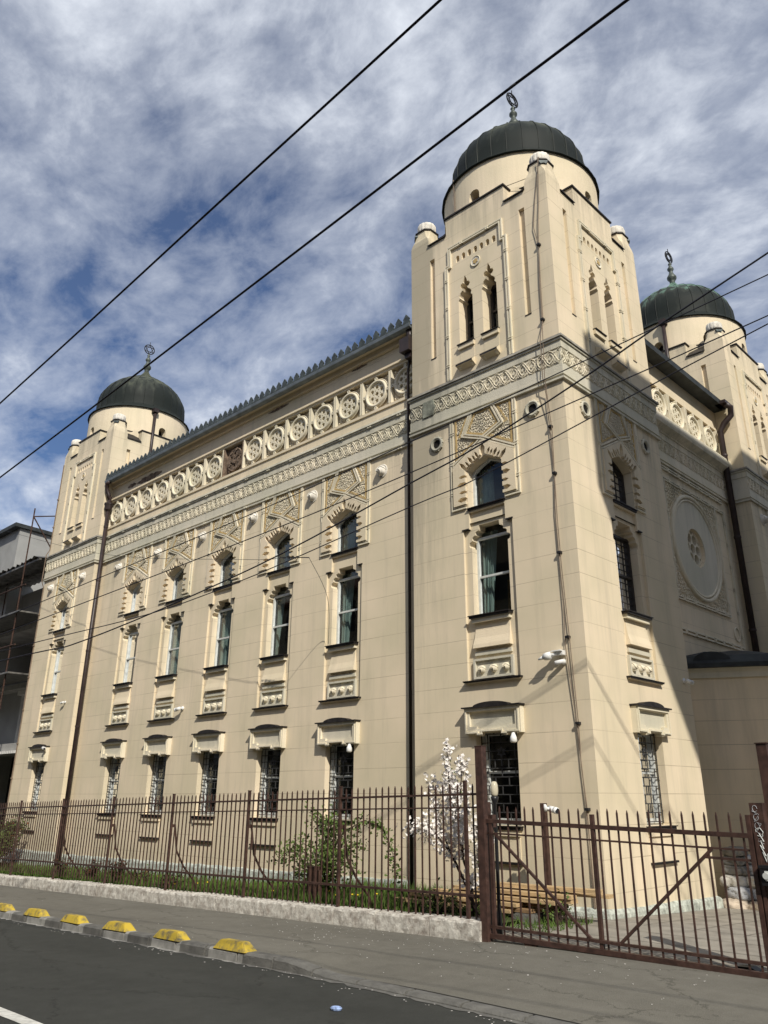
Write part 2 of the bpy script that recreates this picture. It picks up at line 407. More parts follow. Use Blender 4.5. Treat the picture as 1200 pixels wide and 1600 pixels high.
    def ring(s, u, v, r, rt, w, n=28, m=6, flat=1.):
        rings = []
        for k in range(n):
            a = 2 * pi * k / n
            rings.append([s.P(u + (r + rt * cos(2 * pi * j / m)) * cos(a), v + (r + rt * cos(2 * pi * j / m)) * sin(a), w + rt * flat * sin(2 * pi * j / m)) for j in range(m)])
        for k in range(n):
            A = rings[k]; B = rings[(k + 1) % n]
            for j in range(m): s.f(A[j], A[(j + 1) % m], B[(j + 1) % m], B[j])
    def mesh(s, name, mats):
        me = bpy.data.meshes.new(name)
        me.from_pydata([tuple(v) for v in s.V], [], s.F)
        for mm in mats: me.materials.append(MATS[mm])
        me.polygons.foreach_set('material_index', s.MI); me.polygons.foreach_set('use_smooth', s.SM)
        bm = bmesh.new(); bm.from_mesh(me); bmesh.ops.recalc_face_normals(bm, faces=bm.faces); bm.to_mesh(me); bm.free()
        me.update(); return me

def circ(u, v, r, n=16, a0=0.): return [(u + r * cos(a0 + 2 * pi * k / n), v + r * sin(a0 + 2 * pi * k / n)) for k in range(n)]
def rect(u0, u1, v0, v1): return [(u0, v0), (u1, v0), (u1, v1), (u0, v1)]
def mir(right):  # right-hand half outline, bottom to top -> closed loop
    return list(right) + [(-u, v) for u, v in reversed(right) if abs(u) > 1e-6]

def link(name, me, parent=None, M=None, **props):
    o = bpy.data.objects.new(name, me); COL.objects.link(o)
    if parent is not None: o.parent = parent
    if M is not None: o.matrix_basis = M
    for k, v in props.items(): o[k] = v
    return o
def thing(name, label, category, loc=(0, 0, 0), group=None):
    o = bpy.data.objects.new(name, None); COL.objects.link(o); o.location = loc; o.empty_display_size = .2
    o['label'] = label; o['category'] = category
    if group: o['group'] = group
    return o
def solo(name, me, label, category, M=None, group=None):
    o = link(name, me, None, M); o['label'] = label; o['category'] = category
    if group: o['group'] = group
    return o
def struct(name, me, kind='structure'):
    o = link(name, me); o['kind'] = kind; return o
def frame(x, y, deg=0., z=0.): return Matrix.Translation((x, y, z)) @ Matrix.Rotation(radians(deg), 4, 'Z')

# ------------------------------------------------------------------ measures of the building
H = 1.725; TL = -18.246; TY = 8.179; EY = .26; SX = -.5
BAYS = [-9.985 + 2.175 * k for k in (-2, -1, 0, 1, 2)]
ARCH = mir([(.395, 6.28), (.395, 7.01), (.27, 7.10), (0, 7.215)])
NICHE = mir([(.53, 3.27), (.53, 5.90), (.39, 5.90), (.39, 6.205)])
TALL = mir([(.385, 4.34), (.385, 5.56), (.425, 5.575), (.445, 5.62), (.43, 5.665), (.37, 5.69), (.375, 5.74), (.345, 5.77), (.30, 5.78), (.30, 5.83), (.27, 5.85), (.225, 5.86), (.215, 5.95)])
GROUND = rect(-.40, .40, 1.1, 2.46)

def wall_with_bays(mb, outer, centres, extra=(), w=0., interior=True):
    holes = list(extra)
    for c in centres:
        for h in (ARCH, NICHE, GROUND): holes.append([(u + c, v) for u, v in h])
    mb.face(outer, holes, w)
    for c in centres:
        A = [(u + c, v) for u, v in ARCH]; N = [(u + c, v) for u, v in NICHE]; T = [(u + c, v) for u, v in TALL]; G = [(u + c, v) for u, v in GROUND]
        mb.sides(A, w - .24, w); mb.sides(G, w - .24, w); mb.sides(N, w - .05, w)
        mb.face(N, [T], w - .05); mb.sides(T, w - .26, w - .05)

# canonical window meshes -------------------------------------------------
def arch_surround():
    b = MB()
    # 0 trim, 1 panel, 2 ochre
    for sgn in (1, -1):
        b.double([(sgn * .43, 6.335), (sgn * .715, 6.335), (sgn * .715, 8.13)], .046, .013, .035, beads=.5)
        b.double([(sgn * .69, 7.17), (0, 7.55), (-sgn * .43, 7.72), (-sgn * .245, 8.125)], .05, .014, .045 + .004 * sgn, beads=.8)
    b.m = 1
    b.prism([(-.68, 7.20), (0, 7.56), (.68, 7.20), (.68, 8.125), (-.68, 8.125)], 0, .006)
    b.m = 2
    g = .052
    b.strip([(-.62, 7.30), (-.62, 8.10), (-.34, 8.10), (-.545, 7.735), (-.10, 7.60)], .017, .006, .022, True)
    b.strip([(.62, 7.30), (.62, 8.10), (.34, 8.10), (.545, 7.735), (.10, 7.60)], .017, .006, .021, True)
    b.strip([(0, 7.62), (.335, 7.755), (.165, 8.09), (-.165, 8.09), (-.335, 7.755)], .016, .006, .023, True)
    # scrolls of the carved panel
    b.m = 0; rnd = random.Random(3)
    def inside(u, v):
        if v > 8.07 or abs(u) > .585 or v < 7.63: 
            if not (v > 7.30 + (.60 - abs(u)) * .62 and abs(u) < .585 and v < 8.07): return False
        d = min(abs(abs(u) - (.43 - (v - 7.72) * .457)) if v > 7.72 else 9, abs(v - (7.55 + abs(u) * .395)) if abs(u) < .45 and v < 7.75 else 9, abs(v - (7.55 - abs(u) * .55)) if v < 7.6 else 9)
        return d > .055
    y = 7.24
    row = 0
    while y < 8.08:
        x = -.60 + (.03 if row % 2 else 0)
        while x < .6:
            u = x + rnd.uniform(-.012, .012); v = y + rnd.uniform(-.012, .012)
            if inside(u, v):
                a0 = rnd.uniform(0, 6.28); dr = rnd.choice((-1, 1)); R = rnd.uniform(.022, .034)
                pts = [Vector((u + R * (1 - .55 * t / 6) * cos(a0 + dr * t * .85), -.014, v + R * (1 - .55 * t / 6) * sin(a0 + dr * t * .85))) for t in range(7)]
                b.tube(pts, .0085, 4)
            x += .062
        y += .052; row += 1
    # raised field with pointed notches round the opening
    path = []
    def notch(p, t, nrm, L, hw):
        p = Vector(p); t = Vector(t).normalized(); nrm = Vector(nrm).normalized()
        return [tuple(p - t * hw * .8), tuple(p - t * hw + nrm * L * .55), tuple(p + nrm * L), tuple(p + t * hw + nrm * L * .55), tuple(p + t * hw * .8)]
    R = [(.41, 6.37)]
    for i, v in enumerate((6.46, 6.60, 6.75, 6.90)):
        R += notch((.41, v), (0, 1), (1, 0), .18 if i % 2 == 0 else .14, .046 if i % 2 == 0 else .030)
    R += [(.41, 7.015)]
    p0 = Vector((.41, 7.03)); p1 = Vector((.03, 7.225)); d = (p1 - p0).normalized(); nr = Vector((-d.y, d.x)) * -1
    if nr.y < 0: nr = -nr
    for i, t in enumerate((.04, .25, .46, .64, .81)):
        nv = (nr + Vector((.35 * (1 - t), 0))).normalized()
        R += notch(p0 + (p1 - p0) * t, d, nv, (.20, .13, .17, .13, .15)[i], (.042, .026, .036, .026, .030)[i])
    R += [(.055, 7.225), (.065, 7.34), (0, 7.455)]
    inner = mir(R)  # right up, left down
    outer = [(-.685, 6.365), (-.685, 7.12), (0, 7.50), (.685, 7.12), (.685, 6.365)]
    b.m = 3
    loop = inner + [(-.685, 6.37), (-.685, 7.12), (0, 7.50), (.685, 7.12), (.685, 6.37)]
    b.prism(loop, 0, .06)
    return b.mesh('arched_window', ['trim', 'panel_bg', 'ochre', 'stucco_plain'])

def pane_mesh(loop, w, name): 
    b = MB(); b.prism(loop, w, w + .012, back=True); return b.mesh(name, ['window_glass'])
def frame_mesh(loop, inset, w, name, material, bars=(), thin=False):
    b = MB(); b.strip(loop, inset, w - .02, w + .035, True)
    for (p, q, hw) in bars: b.strip([p, q], hw, w - .015, w + (-.003 if thin and hw < .015 else .03))
    return b.mesh(name, [material])
def shrink(loop, d):
    c = (sum(u for u, v in loop) / len(loop), sum(v for u, v in loop) / len(loop))
    return [(u - math.copysign(d, u - c[0]) if abs(u - c[0]) > d else u, v - math.copysign(d, v - c[1]) if abs(v - c[1]) > d else v) for u, v in loop]
def curtain_mesh(u0, u1, v0, v1, w, name='curtain', material='curtain', cut=0.):
    b = MB(); b.sm = True; n = 18
    top = []; bot = []
    for k in range(n + 1):
        u = u0 + (u1 - u0) * k / n; ww = w + .035 * sin(k * 1.7)
        top.append(b.P(u, v1, ww)); bot.append(b.P(u - cut * (k / n) * .3, v0, ww + .02 * sin(k)))
    for k in range(n): b.f(bot[k], bot[k + 1], top[k + 1], top[k])
    return b.mesh(name, [material])

def tall_window():
    b = MB()
    # 0 plain stucco, 1 flashing, 2 grey trim, 3 trim
    b.m = 0
    b.m = 3
    b.box(-.385, .385, 4.225, 4.295, -.05, .03)
    b.m = 0
    # bulging apron
    prof = [(4.22, -.04, .345), (4.10, -.030, .352), (3.97, -.008, .362), (3.86, .025, .372), (3.80, .035, .378), (3.795, -.05, .378)]
    A = [[b.P(-h, v, w), b.P(h, v, w)] for v, w, h in prof]
    for p, q in zip(A, A[1:]): b.f(q[0], q[1], p[1], p[0])
    for s in (0, 1):
        back = [b.P((-h if s == 0 else h), v, -.05) for v, w, h in prof]
        for i in range(len(prof) - 1): b.f(A[i][s], A[i + 1][s], back[i + 1], back[i])
    b.m = 2
    b.box(-.37, .37, 3.68, 3.745, -.05, -.012)
    b.prism(rect(-.40, .40, 3.30, 3.625), -.05, .005, [rect(-.36, .36, 3.335, 3.59)])
    b.m = 4
    b.prism(rect(-.359, .359, 3.336, 3.589), -.05, -.035)
    b.m = 3; b.sm = True
    for u in (-.245, 0, .245): b.dome_boss(u, 3.45, .068, .075, 12, -.035)
    b.sm = False
    b.m = 0
    b.box(-.545, .545, 3.232, 3.268, -.05, .055)
    b.m = 1
    b.box(-.575, .575, 3.262, 3.275, -.052, .085); b.box(-.57, .57, 3.247, 3.262, -.052, .075)
    return b.mesh('tall_window', ['stucco_plain', 'flashing', 'trim_grey', 'trim', 'trim_grey'])

def niche_cap(s):
    b = MB(); b.box(min(s * .40, s * .548), max(s * .40, s * .548), 5.895, 5.915, -.05, .014); return b.mesh('niche_cap', ['flashing'])
def sill_mesh(hw, v0, v1, w0, w1, name='window_sill', material='flashing'):
    b = MB(); b.prism([(-hw, v0), (hw, v0), (hw, v1), (-hw, v1)], w0, w1 - .02); b.box(-hw - .012, hw + .012, v1 - .014, v1, w0, w1)
    return b.mesh(name, [material])

def ground_window():
    b = MB()  # 0 trim grey  1 flashing 2 stucco 3 trim
    outer = [(-.55, 2.425), (-.30, 2.425), (-.30, 2.40), (-.215, 2.40), (-.215, 2.45), (.215, 2.45), (.215, 2.40), (.30, 2.40), (.30, 2.425), (.55, 2.425), (.55, 2.815), (-.55, 2.815)]
    hole = [(-.445, 2.545), (-.30, 2.545), (-.30, 2.505), (.30, 2.505), (.30, 2.545), (.445, 2.545), (.445, 2.765), (-.445, 2.765)]
    b.m = 3
    b.prism(outer, 0, .10, [hole])
    b.strip([(u * .93, 2.63 + (v - 2.63) * .86) for u, v in outer], .012, .10, .118, True)
    b.m = 0
    b.prism([(u * .998, 2.62 + (v - 2.62) * .998) for u, v in hole], 0, .055)
    b.box(-.53, .53, 2.80, 2.83, .0, .12)
    b.m = 1
    b.box(-.575, .575, 2.828, 2.85, .0, .15)
    arc = [(.35 * cos(pi * k / 12), 2.85 + .065 * sin(pi * k / 12)) for k in range(13)]
    b.prism(arc, 0, .13)
    return b.mesh('ground_window', ['trim_grey', 'flashing', 'stucco_plain', 'trim'])

def apron_mesh():
    b = MB()
    b.box(-.385, .385, .955, 1.035, 0, .045)
    b.prism([(-.37, .605), (.37, .605), (.37, .955), (-.37, .955)], 0, .015)
    b.m = 1
    b.box(-.41, .41, .575, .605, 0, .05)
    return b.mesh('window_apron', ['stucco_plain', 'flashing'])
def grille_mesh(star=True):
    b = MB(); w = -.12; hw = .007
    z = 1.15; k = 0
    while z < 2.44:
        b.box(-.385, .385, z - hw, z + hw, w - .006, w + .006)
        nz = min(z + .128, 2.45)
        if not (star and 1.95 < z < 2.3):
            for u in ((-.26, 0, .26) if k % 2 else (-.13, .13)): b.box(u - hw, u + hw, z, nz, w - .006, w + .006)
        else:
            for u in (-.26, .26): b.box(u - hw, u + hw, z, nz, w - .006, w + .006)
        z += .128; k += 1
    for u in (-.378, .378): b.box(u - hw, u + hw, 1.12, 2.46, w - .006, w + .006)
    if star:
        for a0 in (pi / 2, -pi / 2):
            t = [(.075 * cos(a0 + i * 2 * pi / 3), 2.16 + .075 * sin(a0 + i * 2 * pi / 3)) for i in range(3)]
            b.strip(t, .008, w - .012, w + .01, True)
        b.box(-hw, hw, 1.95, 2.08, w - .006, w + .006)
    # fixings back to the reveal
    for v in (1.3, 1.75, 2.2):
        for u in (-.40, .378): b.box(u, u + .022, v - hw, v + hw, w - .005, w + .005)
    return b.mesh('grille', ['grille'])

LANCET = mir([(.175, 9.68), (.175, 10.70), (.135, 10.745), (.155, 10.80), (.125, 10.86), (.07, 10.90), (.05, 10.945), (.095, 10.955), (.125, 11.0), (.105, 11.055), (.05, 11.075), (.052, 11.11), (0, 11.235)])
def belfry_panel():
    b = MB()  # 0 trim 1 flashing 2 stucco plain
    b.double([(-.735, 8.985), (-.735, 11.60), (-.65, 11.60), (-.65, 12.035), (.65, 12.035), (.65, 11.60), (.735, 11.60), (.735, 8.985)], .05, .014, .045, beads=.55)
    for c in (-.29, .29):
        b.m = 1
        b.box(c - .20, c + .20, 9.65, 9.668, -.02, .075)
        b.m = 2
        b.prism([(c - .185, 9.56), (c + .185, 9.56), (c + .195, 9.65), (c - .195, 9.65)], 0, .05)
        b.prism(rect(c - .175, c + .175, 9.26, 9.56), 0, .006)
        # sloping ledge under the apron
        q = [b.P(c - .18, 9.30, .005), b.P(c + .18, 9.30, .005), b.P(c + .20, 9.20, .13), b.P(c - .20, 9.20, .13), b.P(c - .20, 9.165, .13), b.P(c + .20, 9.165, .13), b.P(c + .19, 9.12, 0), b.P(c - .19, 9.12, 0)]
        b.m = 1
        b.f(q[0], q[1], q[2], q[3]); b.f(q[3], q[2], q[5], q[4]); b.m = 2; b.f(q[4], q[5], q[6], q[7]); b.f(q[0], q[3], q[4], q[7]); b.f(q[1], q[6], q[5], q[2])
        b.m = 0
        b.sm = True
        for s in (-.14, .14): b.dome_boss(c + s, 9.14, .03, .10, 8, 0, False)
        b.sm = False
    return b.mesh('belfry_window', ['trim', 'flashing', 'stucco_plain'])
def medallion_mesh():
    b = MB(); b.prism(circ(0, 11.42, .105, 24), 0, .012); b.m = 1; b.ring(0, 11.42, .108, .012, .012, 28, 5); b.m = 2
    b.prism([((.07 if k % 2 == 0 else .04) * cos(pi / 2 + k * pi / 6), 11.42 + (.07 if k % 2 == 0 else .04) * sin(pi / 2 + k * pi / 6)) for k in range(12)], .012, .022)
    return b.mesh('star_medallion', ['white_cap', 'trim', 'ochre'])

# tower pieces, centred on the tower axis ---------------------------------
def face_M(deg, half=H): return Matrix.Rotation(radians(deg), 4, 'Z') @ Matrix.Translation((0, -half, 0))
ARCADE = [[(c - .045, 11.64), (c + .045, 11.64), (c + .045, 11.745)] + [(c + .045 * cos(a), 11.745 + .05 * sin(a)) for a in (.8, pi / 2, pi - .8)] + [(c - .045, 11.745)] for c in [(-3 + k) * .152 for k in range(7)]]
def belfry_wall(windowed):
    b = MB()
    z0 = 8.93
    for f in range(4):
        b.M = face_M(90 * f)
        b.m = 0
        out = [(-H, z0), (H, z0), (H, 12.55), (1.235, 12.55), (1.235, 12.44), (.745, 12.44), (.745, 12.86), (-.745, 12.86), (-.745, 12.44), (-1.235, 12.44), (-1.235, 12.55), (-H, 12.55)]
        gro = [rect(1.07, 1.20, 9.66, 12.05), rect(-1.20, -1.07, 9.66, 12.05)]
        holes = list(gro); lan = []
        if f in windowed:
            lan = [[(u + c, v) for u, v in LANCET] for c in (-.29, .29)]
            holes += lan + ARCADE
        b.face(out, holes, 0)
        for g in gro: b.sides(g, -.07, 0); b.m = 0; b.face(g, (), -.07)
        for g in lan: b.sides(g, -.34, 0)
        if f in windowed:
            for g in ARCADE: b.sides(g, -.07, 0); b.face(g, (), -.07)
        # flashing strips
        b.m = 1
        b.box(-.775, .775, 12.85, 12.885, -.3, .03)
        for s in (1, -1):
            # sloping weathering between block and corner pier
            lo = [b.P(s * .74, 12.425, .035), b.P(s * 1.24, 12.425, .035), b.P(s * 1.24, 12.72, -.30), b.P(s * .74, 12.72, -.30)]
            hi = [b.P(s * .74, 12.45, .035), b.P(s * 1.24, 12.45, .035), b.P(s * 1.24, 12.745, -.30), b.P(s * .74, 12.745, -.30)]
            b.f(*hi); b.f(*lo); b.f(lo[0], lo[1], hi[1], hi[0]); b.f(lo[0], lo[3], hi[3], hi[0])
            b.box(min(s * 1.065, s * 1.205), max(s * 1.065, s * 1.205), 9.648, 9.664, -.06, .01)
            b.m = 0
            # returns of the central block
            a = [b.P(s * .745, 12.3, 0), b.P(s * .745, 12.86, 0), b.P(s * .745, 12.86, -.34), b.P(s * .745, 12.3, -.34)]; b.f(*a)
            # diagonal wall toward the pier
            a = [b.P(s * .745, 12.3, -.30), b.P(s * .745, 12.86, -.30), b.P(s * 1.43, 12.86, -.45), b.P(s * 1.43, 12.3, -.45)]; b.f(*a)
            b.m = 1
            a = [(s * .74, 12.86, -.27), (s * 1.36, 12.86, -.42), (s * 1.36, 12.86, -.6), (s * .74, 12.86, -.5)]
            t = [b.P(u, v + .025, w) for u, v, w in a]; t2 = [b.P(u, v, w) for u, v, w in a]
            b.f(*t); b.f(t2[0], t2[1], t[1], t[0])
        # band of the foot
        b.m = 0
    b.M = None
    # flat top
    b.m = 1
    a = [b.X((x, y, 12.70)) for x, y in ((-1.43, -1.43), (1.43, -1.43), (1.43, 1.43), (-1.43, 1.43))]; b.f(*a)
    a = [b.X((x, y, 12.50)) for x, y in ((-1.7, -1.7), (1.7, -1.7), (1.7, 1.7), (-1.7, 1.7))]; b.f(*a)
    return b.mesh('belfry', ['stucco', 'flashing'])

def pier_mesh():
    # corner pier head at local origin = outer corner (towards -x? outer corner at (+,-) of canonical): spans x -.49..0, y 0..+.49
    b = MB(); c = (-.2425, .2425)
    def sq(h, ch, z):
        # square half h with corner chamfer ch
        pts = [(-h + ch, -h), (h - ch, -h), (h, -h + ch), (h, h - ch), (h - ch, h), (-h + ch, h), (-h, h - ch), (-h, -h + ch)]
        return [b.X((c[0] + x, c[1] + y, z)) for x, y in pts]
    rings = [sq(.2405, .001, 12.40), sq(.2405, .001, 12.548), sq(.2425, .001, 12.552), sq(.2425, .001, 12.60), sq(.232, .02, 12.69), sq(.213, .055, 12.78), sq(.203, .08, 12.89), sq(.20, .085, 12.98)]
    b.m = 0
    for a, d in zip(rings, rings[1:]):
        for k in range(8): b.f(a[k], a[(k + 1) % 8], d[(k + 1) % 8], d[k])
    b.m = 1
    r2 = [sq(.225, .09, 12.975), sq(.225, .09, 12.998), sq(.16, .06, 13.0)]
    for a, d in zip(r2, r2[1:]):
        for k in range(8): b.f(a[k], a[(k + 1) % 8], d[(k + 1) % 8], d[k])
    b.f(*r2[0][::-1]); b.f(*r2[-1])
    # console on the diagonal
    b.m = 2
    M = Matrix.Translation((c[0], c[1], 0)) @ Matrix.Rotation(radians(45), 4, 'Z'); b.M = M
    b.prism([(-.085, 12.93), (.085, 12.93), (.085, 12.90), (.05, 12.85), (.012, 12.87), (-.012, 12.87), (-.05, 12.85), (-.085, 12.90)], .15, .27)
    b.M = None
    return b.mesh('corner_pier', ['stucco_plain', 'flashing', 'crest_metal'])
def cap_mesh():
    b = MB(); b.sm = True; c = (-.2425, .2425, 12.995)
    n = 112
    def rib(k, n):
        return .955 + .06 * abs(sin(pi * 14 * k / n)) ** .6
    b.lathe([(.197, 0), (.203, .08), (.204, .17), (.190, .225), (.15, .25), (.03, .262)], n, c, rib)
    return b.mesh('fluted_cap', ['white_cap'])

def drum_holed():
    # drum wall with real openings: build as curved strips between openings
    b = MB(); r = 1.685; z0, z1 = 12.5, 13.82; n = 96
    hw = .13 / r
    cent = [k * pi / 4 for k in range(8)]
    def top(a):   # opening height at angle a (None outside)
        for c in cent:
            d = (a - c + pi) % (2 * pi) - pi
            if abs(d) <= hw + 1e-6: return 13.10 + .13 * math.sqrt(max(0, 1 - (d / hw) ** 2))
        return None
    ang = sorted(set([round(2 * pi * k / n, 6) for k in range(n)] + [round((c + t * hw) % (2 * pi), 6) for c in cent for t in (-1, -.8, -.5, 0, .5, .8, 1)]))
    ang = [a for a in ang if all(abs(((a - c + pi) % (2 * pi)) - pi) <= hw + 1e-5 and True or abs(((a - c + pi) % (2 * pi)) - pi) > hw + .004 for c in cent)]
    b.sm = True
    def pt(a, z, rr=r): return b.X((rr * sin(a), -rr * cos(a), z))
    for i, a in enumerate(ang):
        a2 = ang[(i + 1) % len(ang)]; am = a + (((a2 - a) % (2 * pi)) / 2)
        if top(am) is None:
            b.f(pt(a, z0), pt(a2, z0), pt(a2, z1), pt(a, z1))
        else:
            t1 = top(a) or 13.10; t2 = top(a2) or 13.10
            b.f(pt(a, t1), pt(a2, t2), pt(a2, z1), pt(a, z1))
            b.sm = False
            b.f(pt(a, t1), pt(a2, t2), pt(a2, t2, r - .25), pt(a, t1, r - .25)); b.sm = True
    b.sm = False
    for c in cent:
        for s in (-1, 1):
            a = c + s * hw; b.f(pt(a, 12.6), pt(a, 13.10), pt(a, 13.10, r - .25), pt(a, 12.6, r - .25))
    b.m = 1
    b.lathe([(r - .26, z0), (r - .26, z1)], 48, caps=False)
    return b.mesh('drum', ['stucco_plain', 'dark_void'])

def dome_mesh(material):
    b = MB(); b.sm = True
    n = 28 * 4
    def rib(k, n): return 1. + (.004 if k % 4 == 0 else 0)
    prof = [(1.67, 13.815), (1.74, 13.80), (1.74, 13.83), (1.63, 13.93), (1.52, 14.02), (1.50, 14.1), (1.507, 14.35), (1.495, 14.56), (1.45, 14.72), (1.375, 14.88), (1.25, 15.07), (1.12, 15.21), (.97, 15.34), (.78, 15.47), (.58, 15.60), (.40, 15.70), (.26, 15.80), (.15, 15.91), (.08, 16.03)]
    b.lathe(prof, n, ribs=rib)
    # standing seams
    b.sm = False
    for k in range(28):
        a = 2 * pi * k / 28
        pts = [Vector((r * 1.006 * cos(a), r * 1.006 * sin(a), z + .004)) for r, z in prof[4:]]
        b.tube(pts, .012, 4)
    return b.mesh('dome', [material])
def finial_mesh():
    b = MB(); b.sm = True
    b.lathe([(.10, 15.98), (.075, 16.10), (.10, 16.16), (.14, 16.22), (.14, 16.28), (.09, 16.36), (.055, 16.46), (.06, 16.50), (.095, 16.55), (.095, 16.59), (.05, 16.66), (.035, 16.72), (.06, 16.75), (.03, 16.79), (.02, 16.83)], 14)
    b.m = 1; b.sm = False
    zc = 17.02
    b.M = Matrix.Rotation(radians(84), 4, 'Z')
    b.ring(0, zc, .19, .018, 0, 32, 6)
    for a0 in (pi / 2, -pi / 2):
        t = [(.185 * cos(a0 + i * 2 * pi / 3), zc + .185 * sin(a0 + i * 2 * pi / 3)) for i in range(3)]
        b.strip(t, .010, -.010, .010, True)
    b.M = None
    b.tube([(0, 0, 17.2), (0, 0, 17.33)], .012, 5)
    return b.mesh('finial', ['bronze', 'iron'])

def sweep_square(b, half, prof):
    """prof list of (out, z) swept round a square tower"""
    rings = []
    for o, z in prof:
        h = half + o
        rings.append([b.X((x * h, y * h, z)) for x, y in ((-1, -1), (1, -1), (1, 1), (-1, 1))])
    for a, c in zip(rings, rings[1:]):
        for k in range(4): b.f(a[k], a[(k + 1) % 4], c[(k + 1) % 4], c[k])
BAND_A = [(-.02, 8.11), (.05, 8.11), (.05, 8.145), (.02, 8.15), (.02, 8.185), (.045, 8.19), (.045, 8.22), (.03, 8.225), (.03, 8.40), (.018, 8.405)]
BAND_B = [(.018, 8.72), (.035, 8.725), (.035, 8.86), (.06, 8.865), (.06, 8.90)]
BAND_C = [(.07, 8.90), (.085, 8.905), (.075, 8.955), (-.02, 8.975)]
def tower_band():
    b = MB(); sweep_square(b, H, BAND_A + BAND_B); b.m = 1; sweep_square(b, H, BAND_C)
    return b.mesh('band_course', ['trim_grey', 'ledge'])
def frieze_relief(b, length, w0=.018):
    """interlaced running ornament from u=-length/2 to length/2 between v 8.41 and 8.72"""
    n = max(1, round(length / .40)); p = length / n; zc = 8.562; A = .125
    for k in range(n):
        u0 = -length / 2 + k * p
        for ph, sg in ((0, 1), (0, -1)):
            for off in (-.02, .02):
                pts = []
                for i in range(13):
                    t = i / 12; u = u0 + t * p
                    v = zc + sg * A * cos(2 * pi * t) * (1.0) 
                    sl = -sg * A * 2 * pi / p * sin(2 * pi * t); L = math.hypot(1, sl)
                    hh = .014 + .008 * sg * sin(4 * pi * t)
                    pts.append(Vector((u - off * sl / L, -(w0 + hh), v + off / L)))
                b.tube(pts, .009, 4)
        for (du, dv, r) in ((.5, 0, .035), (0, 0, .035), (.25, .105, .024), (.75, .105, .024), (.25, -.105, .024), (.75, -.105, .024)):
            u = u0 + du * p
            b.prism([(u, zc + dv - r), (u + r * .8, zc + dv), (u, zc + dv + r), (u - r * .8, zc + dv)], w0, w0 + .02)
            if r > .03:
                for s in (-1, 1):
                    pts = [Vector((u + s * (.02 + .045 * sin(t * .6)), -(w0 + .012), zc + dv + .07 * cos(t * .63))) for t in range(6)]
                    b.tube(pts, .009, 4)
def frieze_mesh(length):
    b = MB(); frieze_relief(b, length); return b.mesh('frieze_relief', ['trim'])

def rosette_mesh(broken=False):
    b = MB()
    R = random.Random(5)
    # recessed ground with square frame; centred at 0, v 9.665
    vc = 9.665; hu = .4375; hv = .39
    b.m = 1; b.prism(rect(-hu + .002, hu - .002, vc - hv, vc + hv), -.10, -.085)
    b.m = 0
    for s in (-1, 1):
        b.box(min(s * .398, s * .424), max(s * .398, s * .424), vc - hv, vc + hv, -.085, .03)
    # pierced disc
    r0 = .265
    holes = []
    for k in range(6):
        a = pi / 6 + k * pi / 3
        c = (.165 * cos(a), vc + .165 * sin(a))
        holes.append([(c[0] + (.060 if j % 2 == 0 else .042) * cos(a + j * pi / 6), c[1] + (.060 if j % 2 == 0 else .042) * sin(a + j * pi / 6)) for j in range(12)])
    holes.append([((.062 if j % 2 == 0 else .042) * cos(j * pi / 6), vc + (.062 if j % 2 == 0 else .042) * sin(j * pi / 6)) for j in range(12)])
    for k in range(6):
        a = k * pi / 3; holes.append(circ(.225 * cos(a), vc + .225 * sin(a), .021, 8)); holes.append(circ(.10 * cos(a), vc + .10 * sin(a), .017, 8))
    if broken:
        b.prism(circ(0, vc, r0, 28), -.085, -.035, holes[:5])
        for k in range(26):
            a = R.uniform(0, 6.28); q = R.uniform(.05, .36); s = R.uniform(.02, .055)
            b.prism([(q * cos(a) + s * cos(t) * R.uniform(.6, 1.2), vc + q * sin(a) + s * sin(t) * R.uniform(.6, 1.2)) for t in (0, 1.2, 2.4, 3.7, 5.)], -.085, R.uniform(-.06, -.005))
        b.ring(0, vc, .30, .03, -.05, 20, 5)
    else:
        b.prism(circ(0, vc, r0, 36), -.085, -.02, holes)
        b.sm = True
        b.ring(0, vc, .292, .034, -.012, 36, 8, 1.3); b.sm = False
        b.ring(0, vc, .343, .012, -.02, 36, 5)
        for k in range(4):
            a = k * pi / 2; b.prism(circ(.357 * cos(a), vc + .357 * sin(a), .042, 12), -.085, .02, [circ(.357 * cos(a), vc + .357 * sin(a), .016, 8)])
        b.sm = True
        for su in (-1, 1):
            for sv in (-1, 1): b.dome_boss(su * .325, vc + sv * .325, .032, .07, 8, -.085, False)
        b.sm = False
        for su in (-1, 1):
            for sv in (-1, 1):
                pts = [Vector((su * (.345 - .115 * (t / 5)), .055, vc + sv * (.235 + .105 * (t / 5) ** .6))) for t in range(6)]
                b.tube(pts, .013, 4)
    return b.mesh('rosette', ['brick_broken' if broken else 'trim', 'panel_bg' if not broken else 'brick_broken'])

def boss_mesh():
    b = MB(); b.ring(0, 7.78, .135, .02, .0, 24, 6); b.sm = True; b.dome_boss(0, 7.78, .12, .13, 18, 0); return b.mesh('boss', ['white_cap'])
def oculus_mesh():
    b = MB(); b.prism(circ(0, 7.76, .15, 24), 0, .03, [circ(0, 7.76, .09, 20)]); b.sm = True
    b.ring(0, 7.76, .125, .026, .022, 28, 6); b.sm = False; b.m = 1; b.prism(circ(0, 7.76, .091, 20), 0, .004)
    b.m = 0
    for k in range(10):
        a = k * 2 * pi / 10; b.dome_boss(.152 * cos(a), 7.76 + .152 * sin(a), .016, .03, 6, .01, False)
    return b.mesh('oculus', ['trim_grey', 'dark_void'])

# ------------------------------------------------------------------ the synagogue
SYN = thing('synagogue', 'cream stucco synagogue with dark ribbed domes on square corner towers', 'synagogue')
def part(name, me, M=None, **k): return link(name, me, SYN, M, **k)
def sub(name, me, p, **k): return link(name, me, p, None, **k)

